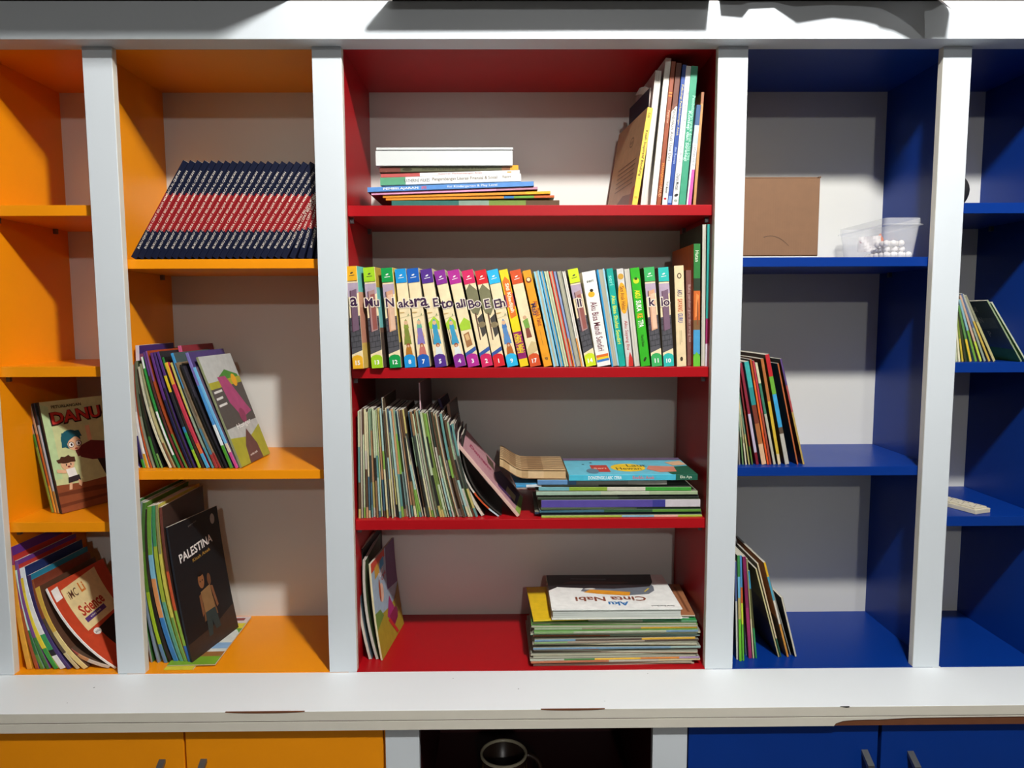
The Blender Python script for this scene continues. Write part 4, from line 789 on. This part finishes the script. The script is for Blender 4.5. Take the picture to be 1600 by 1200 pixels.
# flat pile
g = 'magazines in the flat pile at the bottom of the red bookcase'
R4 = random.Random(5)
PAL4 = [('#a8ae98', 'grey green'), ('#c9bf94', 'cream'), ('#7f9f6a', 'leaf green'), ('#8fa6a0', 'aqua grey'), ('#5a4a40', 'dark brown'), ('#d8a83a', 'amber'), ('#9a8a78', 'taupe'), ('#6f8fa8', 'steel blue'), ('#b8b4a4', 'grey white'), ('#b06a4a', 'terracotta')]
order = [0, 1, 8, 5, 4, 1, 9, 3, 7, 8, 1, 6, 4, 0, 2, 2, 0, 6, 8, 1]
zz = z
for i, k in enumerate(order):
    c, cn = PAL4[k]; th = (.0047, .0040, .0053, .0040)[i % 4]
    x0 = 829+R4.uniform(-1, 7); x1 = (1082 if i < 2 else 1090)+R4.uniform(-4, 5)
    sg = [(R4.uniform(.15,.4), R4.choice(PAL4)[0]), (R4.uniform(.5,.8), c), (1, R4.choice(PAL4)[0])]
    if i == 14: sg = [(.3, '#cfe08a'), (.6, '#5aa08a'), (1, '#6ac04a')]
    if i == 3: sg = [(.12, '#a890b8'), (.35, '#d8843a'), (.62, '#e6b83a'), (.8, '#3f7a3a'), (1, '#a8b0a0')]
    zz = lie(x0, x1, zz, th, f'flat {cn} edged magazine, {ordinal(i+1)} from the bottom of lowest red pile', y0=.018+R4.uniform(-.003, .008), d=.21, yaw=R4.uniform(-2, 2), spine=sg, right='#5f8f4a' if i > 15 else '#8a8a7a', edge='pages' if R4.random() < .45 else 'spine', pagecol='#b9b8a2', group=g)
zz = lie(920, 1089, zz, .004, 'green magazine with yellow marks and barcode under the white board book', y0=.022, d=.2, yaw=2, spine=[(.5,'#5a8a6a'),(1,'#a8a898')], right='#2f8a4a', group=g, art={'right': [('p', '#eeeeea', [(.06,.06),(.2,.06),(.2,.16),(.06,.16)]), ('e', '#c9d82a', .12,.52,.05,.03), ('e', '#c9d82a', .12,.78,.05,.03)]})
zz = lie(833, 1010, zz, .003, 'yellow covered magazine poking out left of the white board book', y0=.035, d=.2, yaw=-3, spine='#d8c02a', right='#e0ba1f', group=g)
zz = lie(900, 1086, zz, .003, 'brown and blue covered magazine poking out right of white board book', y0=.035, d=.19, yaw=3, spine='#cdbfae', right='#a06a48', group=g, art={'right': [('p', '#4a7ab8', [(0,.12),(1,.10),(1,.22),(0,.20)]), ('p', '#7a4a30', [(.1,.03),(.9,.05),(.9,.07),(.1,.05)])]})
lie(862, 1066, zz, .0235, 'white board book titled Aku Cinta Nabi lying upside down on top', 'board_book', 'book', y0=.016, d=.215, yaw=0, hard=True, spine='#e2e6e0', right='#eceee9', pagecol='#c9cfc8', group=None, edge='pages', art={'right': [
 ('p', '#2a2426', [(.52,1),(.60,.94),(.74,.86),(1,.84),(1,1)]), ('p', '#6f7680', [(.50,.74),(.42,.62),(.36,.40),(.40,.20),(.50,.14),(.62,.13),(.80,.16),(.86,.30),(.70,.5),(.62,.70)]), ('p', '#2c2428', [(.62,.92),(.58,.70),(.56,.46),(.62,.16),(.75,.12),(1,.10),(1,.96),(.8,.98)]), ('p', '#e0982a', [(.46,.72),(.40,.56),(.36,.36),(.46,.34),(.50,.48),(.54,.66)]), ('e', '#d8d8d2', .56,.66,.045,.016,90), ('p', '#5a3a34', [(.72,.88),(.70,.4),(.76,.3),(.80,.8)]), ('p', '#7a7884', [(.86,.8),(.84,.5),(.86,.5),(.88,.8)]), ('p', '#d8c04a', [(.46,.22),(.56,.17),(.57,.18),(.47,.23)]),
 ('t', '#8a4a34', 'Cinta Nabi', .27,.52,.088, 90, .56, .02), ('t', '#3a7ab8', 'Aku', .14,.47,.075, 90, .16, .03), ('t', '#5a5a5a', 'Serial Boardbook', .07,.14,.020, 90, .18)]})

# ------------------------------------------------------------------ blue bookcase: cardboard box and plastic tub
z = Z_IN[0]
CARD = laminate('corrugated_card', '#7d5c43', .85, .12, .3, scale=45)
nt = CARD.node_tree; wv = nt.nodes.new('ShaderNodeTexWave'); wv.bands_direction = 'X'; wv.inputs['Scale'].default_value = 60; wv.inputs['Distortion'].default_value = 1.5
bp = nt.nodes.new('ShaderNodeBump'); bp.inputs['Strength'].default_value = .1; bp.inputs['Distance'].default_value = .0004
tcn = [n for n in nt.nodes if n.type == 'TEX_COORD'][0]; nt.links.new(tcn.outputs['Object'], wv.inputs['Vector']); nt.links.new(wv.outputs['Fac'], bp.inputs['Height']); nt.links.new(bp.outputs[0], nt.nodes['Principled BSDF'].inputs['Normal'])
y0 = .032; xa = .4105; xb = xat(1278, y0, z); ht = at(1220, 276, y0).z-z
cb = empty('cardboard_box', Matrix.Translation(Vector(((xa+xb)/2, y0, z+.0003)))); tag(cb, 'plain brown cardboard box with curved pen line on the blue shelf', 'box')
hw = (xb-xa)/2
box('body', -hw, hw, .0025, .215, .003, ht-.003, CARD, cb, .0012)
box('flap', -hw+.002, hw-.001, 0, .0022, .005, ht-.004, CARD, cb, .0005)
box('flap', hw-.0042, hw+.0012, .0005, .21, ht-.0028, ht, CARD, cb, .0006)
box('flap', -hw, hw-.005, .004, .21, ht-.0024, ht-.0004, CARD, cb, .0004)
box('paper_base', -hw, hw-.002, -.001, .21, 0, .0026, PLASTICW, cb, .0004)
v, f = [], []
for i in range(13):
    q = i/12; xx = -.012+.055*q-.0; zz_ = .036+.012*math.sin(math.pi*min(1, q*.62+.2))-.018*q*q
    for dz in (0, .0009): v.append((xx, -.0002, zz_+dz))
for i in range(12): f.append((i*2, i*2+2, i*2+3, i*2+1))
mesh('pen_line', v, f, DARK, cb)
# translucent tub
pm, nt, b = newmat('translucent_plastic'); b.inputs['Base Color'].default_value = (.93, .94, .95, 1); b.inputs['Alpha'].default_value = .19
nz_ = nt.nodes.new('ShaderNodeTexNoise'); nz_.inputs['Scale'].default_value = 40; mr_ = nt.nodes.new('ShaderNodeMapRange'); mr_.inputs[3].default_value = .15; mr_.inputs[4].default_value = .3
nt.links.new(nz_.outputs['Fac'], mr_.inputs[0]); nt.links.new(mr_.outputs[0], b.inputs['Roughness'])
y0 = .036; x0, x1 = xat(1384, y0, z+.06), xat(1442, y0, z+.06); th = at(1400, 340, y0).z-z
tb = empty('plastic_tub', Matrix.Translation(Vector(((x0+x1)/2, y0, z+.0003)))); tag(tb, 'translucent plastic tub of white balls beside the cardboard box', 'tub')
hw = (x1-x0)/2; L = .225
def ring(wx, ya, yb, z_, r, n=5):
    out = []
    for cx, cy, a0 in ((wx-r, ya+r, -90), (wx-r, yb-r, 0), (-wx+r, yb-r, 90), (-wx+r, ya+r, 180)):
        for i in range(n):
            a = math.radians(a0+90*i/(n-1)); out.append((cx+r*math.cos(a), cy+r*math.sin(a), z_))
    return out
def shell(name, rings, mat, parent, close=True):
    v = [p for r in rings for p in r]; n = len(rings[0]); f = []
    for i in range(len(rings)-1):
        for j in range(n): k = (j+1) % n; f.append((i*n+j, i*n+k, (i+1)*n+k, (i+1)*n+j))
    if close: f.append(tuple(range(n-1, -1, -1))); f.append(tuple(range((len(rings)-1)*n, len(rings)*n)))
    return mesh(name, v, f, mat, parent, smooth=False)
T = .0012
shell('body', [ring(hw*.80, .012, L-.012, 0, .012), ring(hw*.97, .003, L-.003, th-.016, .012), ring(hw, 0, L, th-.014, .012), ring(hw*1.0, 0, L, th-.013+.0, .012), ring(hw*.99, .001, L-.001, th, .012), ring(hw*.99-T, .001+T, L-.001-T, th, .011), ring(hw*.97-T, .003+T, L-.003-T, th-.013, .011), ring(hw*.80-T, .012+T, L-.012-T, T, .011)], pm, tb)
shell('rim', [ring(hw+.004, -.004, L+.004, th-.016, .014), ring(hw+.004, -.004, L+.004, th-.0135, .014), ring(hw*.99+.0004, .0005, L-.0005, th-.0135, .012), ring(hw*.98+.0008, .0015, L-.0015, th-.016, .012)], pm, tb, False)
# contents of the tub: white balls, an orange card, a speckled paper
Rb = random.Random(2); balls = []
base = tb.matrix_world.translation
def ico(r):
    bm = bmesh.new(); bmesh.ops.create_icosphere(bm, subdivisions=2, radius=r); me = bpy.data.meshes.new('ball'); bm.to_mesh(me); bm.free()
    me.materials.append(BALLM); me.polygons.foreach_set('use_smooth', [True]*len(me.polygons)); return me
bm_ = ico(.0068); spots = []
for lay in range(3):
    for ix in range(4-(lay > 1)):
        for iy in range(5-lay):
            spots.append((-hw*.55+ix*.0165+(lay % 2)*.006, .030+iy*.0195+(lay % 2)*.006, .0085+lay*.0125))
for i, (a, b_, c_) in enumerate(spots):
    if abs(a) > hw*.74: continue
    o = bpy.data.objects.new('ball', bm_); COL.objects.link(o); o.location = base+Vector((a+Rb.uniform(-.001, .001), b_, c_))
    tag(o, 'small white ball lying inside the translucent plastic tub', 'ball', 'white balls in the plastic tub')
oc2 = prism('card', [(-.011, 0), (.008, 0), (.013, .048), (.006, .062), (-.006, .050)], 0, .0008, laminate('orange_card', '#e0783f', .8), None); oc2.location = base+Vector((hw*.42, .135, .006)); oc2.rotation_euler = (-.1, 0, .1)
tag(oc2, 'orange paper card standing inside the plastic tub', 'card')
spm, nt, b = newmat('speckled_paper'); tcn = nt.nodes.new('ShaderNodeTexCoord'); vn = nt.nodes.new('ShaderNodeTexNoise'); vn.inputs['Scale'].default_value = 160; vn.inputs['Detail'].default_value = 4
cr = nt.nodes.new('ShaderNodeValToRGB'); cr.color_ramp.elements[0].position = .30; cr.color_ramp.elements[0].color = (.35, .12, .14, 1); cr.color_ramp.elements[1].position = .37; cr.color_ramp.elements[1].color = (.80, .76, .74, 1)
nt.links.new(tcn.outputs['Object'], vn.inputs['Vector']); nt.links.new(vn.outputs['Fac'], cr.inputs[0]); nt.links.new(cr.outputs[0], b.inputs['Base Color']); b.inputs['Roughness'].default_value = .8
v, f = [], []
for i in range(9):
    for j in range(6):
        v.append((-hw*.64+i*(hw*.94/8), .150-.004*i+.002*math.sin(i*1.3+j), .024+j*.0072))
n0 = len(v); v += [(x, y+.0007, q) for x, y, q in v]
for i in range(8):
    for j in range(5):
        a = i*6+j; f.append((a, a+1, a+7, a+6)); f.append((n0+a, n0+a+6, n0+a+7, n0+a+1))
sp_ = mesh('paper_sheet', v, f, spm); sp_.location = base; tag(sp_, 'speckled white paper standing behind the balls in the plastic tub', 'paper')

# ------------------------------------------------------------------ blue bookcase: magazines
z = Z_IN[1]; cD = crop(1140, 530, 5.714); g = 'magazines on the middle blue shelf'
D2 = [
 (88, 66, 520, 16, [(.5,'#8a8378'),(1,'#2f7a6a')], 'grey and green', None),
 (120, 72, 500, 14, [(.4,'#6a8a5a'),(1,'#9aa88a')], 'sage green', None),
 (148, 76, 480, 14, [(.3,'#d0c9a8'),(.7,'#a8a078'),(1,'#c9b58a')], 'cream', None),
 (176, 78, 440, 14, [(.4,'#b0a86a'),(1,'#6a8a72')], 'mustard green', None),
 (204, 84, 300, 14, [(.2,'#5a7a3a'),(.6,'#8a3a2a'),(1,'#7a2a30')], 'brick red', None),
 (250, 100, 215, 26, [(.12,'#7a1f2a'),(.5,'#c0b4c8'),(1,'#8a2a3a')], 'dark red and lilac', '#6a2028'),
 (308, 150, 205, 44, [(.2,'#d8b08a'),(.4,'#a8663a'),(.58,'#7a3a2a'),(.75,'#2f8a8a'),(1,'#3fa8a4')], 'teal headed brown', '#16323a'),
 (344, 188, 182, 18, [(.3,'#d8501f'),(.8,'#e0662a'),(1,'#b85a2a')], 'vivid orange', None),
 (366, 212, 195, 18, [(.5,'#9a4a3a'),(1,'#b83a4a')], 'rose red', None),
 (402, 238, 215, 24, [(.5,'#b8b4a0'),(.8,'#3f7a62'),(1,'#cfc8a4')], 'cream and green', None),
 (446, 290, 178, 28, [(.1,'#d8c49a'),(.6,'#d0b03a'),(1,'#b06a3a')], 'yellow and copper', '#7a4a2a'),
 (515, 335, 140, 40, [(.28,'#b8b4a8'),(.34,'#5a4a3a'),(.64,'#3f9fd0'),(.80,'#6aa83a'),(1,'#b8282f')], 'red, green and bright blue', '#3a2a20'),
 (608, 432, 218, 14, [(1,'#b06038')], 'copper brown', '#3a2018'),
 (662, 458, 178, 18, [(.5,'#b89a52'),(.75,'#a84a4a'),(1,'#5a4478')], 'tan and violet', '#4a3a2a'),
]
for i, (xb_, xt_, yt_, w, sg, cn, lf) in enumerate(D2):
    t = cD(xt_, yt_)
    stand(cD(xb_, 0)[0], t[0], t[1], w/5.714, z, f'{cn} magazine, {ordinal(i+1)} from the left on the middle blue shelf', y0=.05, d=.19, yaw=-2 if i > 10 else 0, spine=sg, left=lf or '#4a4238', group=g)
z = ZC+.0015; cE = crop(1140, 840, 5.714); g = 'magazines at the bottom of the wide blue bookcase'
D3 = [
 (68, 54, 215, 16, [(.6,'#cfd0c8'),(1,'#5a6a9a')], 'white and blue', None, .04, .2),
 (98, 80, 160, 24, [(.4,'#6abf2f'),(.6,'#b8a86a'),(.8,'#6ab0d0'),(1,'#3f8a4a')], 'fresh green', None, .032, .2),
 (124, 100, 160, 18, [(.35,'#5fb02f'),(.55,'#c8d83a'),(.7,'#c8642a'),(1,'#4f8fc0')], 'green, orange and blue', None, .034, .2),
 (150, 112, 165, 12, [(.3,'#8fb0d8'),(.6,'#c9c9d0'),(1,'#3a3a6a')], 'pale blue', None, .06, .2),
 (186, 130, 172, 32, [(.5,'#9a2f62'),(1,'#7f2452')], 'magenta', None, .045, .2),
 (214, 155, 190, 14, [(.4,'#c9bf9a'),(1,'#9a9a6a')], 'cream', None, .045, .2),
 (238, 170, 300, 18, [(.35,'#2f8a52'),(.8,'#4a4a2a'),(1,'#3f9ac0')], 'deep green', '#2a3a2a', .045, .2),
 (440, 236, 280, 14, [(.5,'#b0a87a'),(1,'#c9bf8a')], 'olive brown covered', [(.4,'#3f3030'),(.62,'#5a4630'),(1,'#7a7034')], .05, .21),
 (458, 250, 232, 14, [(.2,'#2a5a42'),(1,'#d0c09a')], 'cream and dark green', '#5a4a3a', .05, .21),
 (522, 312, 225, 20, [(.35,'#c98a3a'),(.6,'#d8d0c0'),(.85,'#4fa0b8'),(1,'#e0b02a')], 'golden headed', [(.4,'#4a3a34'),(1,'#a8683a')], .05, .2),
 (545, 345, 330, 10, [(1,'#8a8a80')], 'grey', '#2a2a2a', .06, .19),
 (592, 465, 535, 20, [(1,'#a8a49c')], 'short black covered', '#0f0f12', .05, .2),
]
for i, (xb_, xt_, yt_, w, sg, cn, lf, yy, dd) in enumerate(D3):
    t = cE(xt_, yt_)
    stand(cE(xb_, 0)[0], t[0], t[1], w/5.714, z, f'{cn} magazine, {ordinal(i+1)} from left at the bottom of wide blue bookcase', y0=yy, d=dd, spine=sg, left=lf or '#4a4a42', edge='pages' if i == 11 else 'spine', group=g)

# ------------------------------------------------------------------ narrow blue bookcase
z = Z_OUT[1]; cF = crop(1460, 440, 3.157); g = 'magazines on the second shelf of the narrow blue bookcase'
E2 = [(110, 100, 250, 10, '#b8bfa0', 'pale sage'), (124, 106, 190, 10, '#d8d2b0', 'cream'), (140, 112, 170, 10, [(.5,'#c0a83a'),(1,'#7a8a3a')], 'mustard'), (156, 116, 150, 12, '#3a3f2a', 'dark olive'), (180, 120, 120, 12, [(.4,'#d8b83a'),(1,'#5a8a4a')], 'yellow and green'), (206, 124, 90, 12, [(.5,'#6a9a3a'),(1,'#7fa8b0')], 'grass green'), (230, 128, 70, 12, [(.3,'#b8c84a'),(1,'#c0a08a')], 'lime'), (250, 134, 62, 12, [(.5,'#8f9a8a'),(1,'#5a6a8a')], 'grey blue'), (272, 142, 66, 12, [(.6,'#c0a24a'),(1,'#a8a89a')], 'ochre'), (296, 154, 72, 14, [(.6,'#b8b07a'),(1,'#8a8a72')], 'khaki')]
for i, (xb_, xt_, yt_, w, sg, cn) in enumerate(E2):
    t = cF(xt_, yt_); stand(cF(xb_, 0)[0], t[0], t[1], w/3.157, z, f'{cn} magazine leaning, {ordinal(i+1)} from left, narrow blue bookcase', y0=.045, d=.19, spine=sg, group=g)
stand(1596, 1543, 470, 3, z, 'dark slate picture book with green foot, cover showing, narrow blue bookcase', 'picture_book', 'book', y0=.035, d=.2, spine='#8a9a7a', left='#5f7684', group=g, art={'left': [('p', '#5a9a4a', [(0,0),(1,0),(1,.2),(.5,.24),(0,.16)]), ('p', '#7f94a0', [(.1,.50),(.95,.55),(.95,.72),(.1,.68)]), ('t', '#c4ced4', 'DI', .70,.86,.09, 0, .12), ('t', '#c4ced4', 'HUTAN', .62,.68,.10, 0, .34), ('t', '#c4ced4', 'P', .75,.45,.10, 0, .06)]})
stand(1603.5, 1549.5, 473, 3, z, 'pale edged green picture book against the right blue wall', 'picture_book', 'book', y0=.037, d=.19, spine='#b8c0a8', left='#5f9a56', group=g)
# dark curved thing half hidden behind the post on the upper shelf: a rounded black bag
z = Z_OUT[0]; pb = at(1500, 317, .15)
bag = empty('pouch', Matrix.Translation(Vector((.986, .17, z+.0003)))); tag(bag, 'black rounded pouch half hidden behind the post, narrow blue bookcase', 'pouch')
pm2 = laminate('black_fabric', '#111114', .9, .2, .4, scale=80)
bmh = bmesh.new(); bmesh.ops.create_uvsphere(bmh, u_segments=24, v_segments=14, radius=1)
for v_ in bmh.verts:
    zz_ = v_.co.z; v_.co.x *= .026*(1-.25*max(0, zz_)); v_.co.y *= .07; v_.co.z = (zz_+.92)/1.92*.088 if zz_ > -.92 else 0
me = bpy.data.meshes.new('body'); bmh.to_mesh(me); bmh.free(); me.materials.append(pm2); me.polygons.foreach_set('use_smooth', [True]*len(me.polygons))
o = bpy.data.objects.new('body', me); COL.objects.link(o); o.parent = bag
box('zip', -.0015, .0015, -.02, .02, .0865, .0892, METAL, bag, .0004)
# pale wooden domino tray
z = Z_OUT[2]
f0 = at(1533, 799, .05); xl = xat(1516, .05, z); xr = xat(1551, .05, z)
tr = empty('domino_tray', Matrix.Translation(Vector(((xl+xr)/2, .045, z+.0003))) @ Matrix.Rotation(math.radians(20), 4, 'Z')); tag(tr, 'pale wooden domino tray on the lowest blue shelf at right', 'tray')
hw = (xr-xl)/2*.92
box('base', -hw, hw, 0, .185, 0, .010, TILEM, tr, .0008)
for k in range(6):
    yb = .006+k*.0295
    tl = box('tile', -hw+.004, hw-.004, yb, yb+.026, .0101, .0135, TILEM, tr, .0008)
    v, f = [], []
    for dx, dy in ((-.010, .008), (.010, .018), (0, .013), (-.010, .018), (.010, .008)):
        b0 = len(v)
        for a in range(8): v.append((dx+.0018*math.cos(a*math.pi/4), yb+dy+.0018*math.sin(a*math.pi/4), .01365))
        f.append(tuple(range(b0, b0+8)))
    mesh('pips', v, f, DARK, tl)

# ------------------------------------------------------------------ on top of the bookcase: added shadow casters and a drooping paper
zt = ZT+.0735
def over(name, label, cat, x0, x1, y0, y1, z0, z1, mat):
    o = box(name, -(x1-x0)/2, (x1-x0)/2, 0, y1-y0, 0, z1-z0, mat, None, .001); o.location = ((x0+x1)/2, y0, z0+.0002); tag(o, label, cat); return o
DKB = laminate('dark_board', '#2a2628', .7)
PAPERW = laminate('white_paper', '#efefec', .75, .02)
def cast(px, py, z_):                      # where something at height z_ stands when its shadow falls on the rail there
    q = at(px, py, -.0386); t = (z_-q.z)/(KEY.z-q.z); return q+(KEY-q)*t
def slab(name, label, cat, pts, thick, mat):
    """sheet through a row of left/right point pairs, with thickness"""
    n = len(pts); v = [p for ab in pts for p in ab]; m = len(v); v = v+[p+Vector((0, 0, thick)) for p in v]; f = []
    for i in range(n-1):
        a = i*2; f += [(a, a+1, a+3, a+2), (m+a, m+a+2, m+a+3, m+a+1), (a, a+2, m+a+2, m+a), (a+1, m+a+1, m+a+3, a+3)]
    f += [(0, m, m+1, 1), (m-2, m-1, 2*m-1, 2*m-2)]
    c = sum((Vector(p) for p in v), Vector())/len(v); c.z = min(p.z for p in v)
    o = mesh(name, [p-c for p in v], f, mat); o.location = c; tag(o, label, cat); return o
P1 = at(450, 0, -.0386); P1.z = zt+.0003  # unseen sheet, its slanted edge shaped to shade the left of the rail
W = at(258, 285, .305); W.x = -.901; Q = W+(KEY-W)*.40
slab('card_sheet', 'unseen folded card added on the bookcase top, flap shaped to shade rail at left', 'card',
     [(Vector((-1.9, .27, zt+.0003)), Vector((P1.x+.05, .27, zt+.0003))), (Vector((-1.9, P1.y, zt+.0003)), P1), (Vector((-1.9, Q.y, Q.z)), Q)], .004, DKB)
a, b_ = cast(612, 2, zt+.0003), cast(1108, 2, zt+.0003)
fr = cast(800, 50, zt+.0003)  # unseen board, its front edge set by the shadow on the rail
slab('shadow_board', 'wide unseen board added on the bookcase top to shade the rail above red unit', 'board',
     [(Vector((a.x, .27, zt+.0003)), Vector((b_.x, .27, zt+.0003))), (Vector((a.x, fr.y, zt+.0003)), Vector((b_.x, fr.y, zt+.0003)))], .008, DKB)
# unseen card added above the blue units; its outline is cut to throw the jagged shadow on the rail
edge = [(1124, 1), (1126, 24), (1160, 27), (1170, 13), (1210, 11), (1245, 36), (1300, 27), (1346, 32), (1400, 46), (1455, 60), (1479, 61), (1484, 20)]
pts = [cast(x, y, zt+.0003+.004) for x, y in edge]
v = []; f = []; n = len(pts)
for p in pts: v.append((p.x, p.y, zt+.0043))
for p in pts: v.append((p.x, .20, zt+.0043))
for i in range(n-1): f.append((i, i+1, n+i+1, n+i))
m = len(v); v += [(x, y, q-.002) for x, y, q in v]
f += [tuple(m+k for k in reversed(q)) for q in f]
rim_ = list(range(n))+list(range(2*n-1, n-1, -1))
f += [(rim_[i], m+rim_[i], m+rim_[(i+1) % len(rim_)], rim_[(i+1) % len(rim_)]) for i in range(len(rim_))]
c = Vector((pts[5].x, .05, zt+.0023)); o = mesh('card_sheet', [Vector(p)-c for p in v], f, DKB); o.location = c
tag(o, 'unseen dark card added above the blue units, edge cut to shade the rail', 'card')
# white paper drooping over the rail at the top right
rows = []
for k in range(7):
    q = k/6; yy = .05-.185*q; L_ = at(1398, 0, yy); R_ = at(1486, 15.5, -.135)
    xr_ = xat(1488, -.135, R_.z); zl = zt+.0055+.004*math.sin(q*3); zr = zt+.0055 if q < .45 else zt+.0055-(zt+.0055-R_.z)*((q-.45)/.55)**1.6
    xl_ = xat(1395, -.135, R_.z)
    rows.append([Vector((xl_+(xr_-xl_)*u, yy, zl+(zr-zl)*u**1.7)) for u in (0, .25, .5, .75, 1)])
v = [p for r in rows for p in r]; m = len(v); f = []
v += [p+Vector((0, 0, .0006)) for p in v]
for i in range(6):
    for j in range(4):
        a_ = i*5+j; f += [(a_, a_+5, a_+6, a_+1), (m+a_, m+a_+1, m+a_+6, m+a_+5)]
rim_ = [j for j in range(5)]+[i*5+4 for i in range(1, 7)]+[30+j for j in (3, 2, 1, 0)]+[i*5 for i in range(5, 0, -1)]
f += [(rim_[i], rim_[(i+1) % len(rim_)], m+rim_[(i+1) % len(rim_)], m+rim_[i]) for i in range(len(rim_))]
c = Vector(rows[0][2]); o = mesh('paper_sheet', [p-c for p in v], f, PAPERW, smooth=False); o.location = c
tag(o, 'white paper drooping over the top rail above the blue units', 'paper')
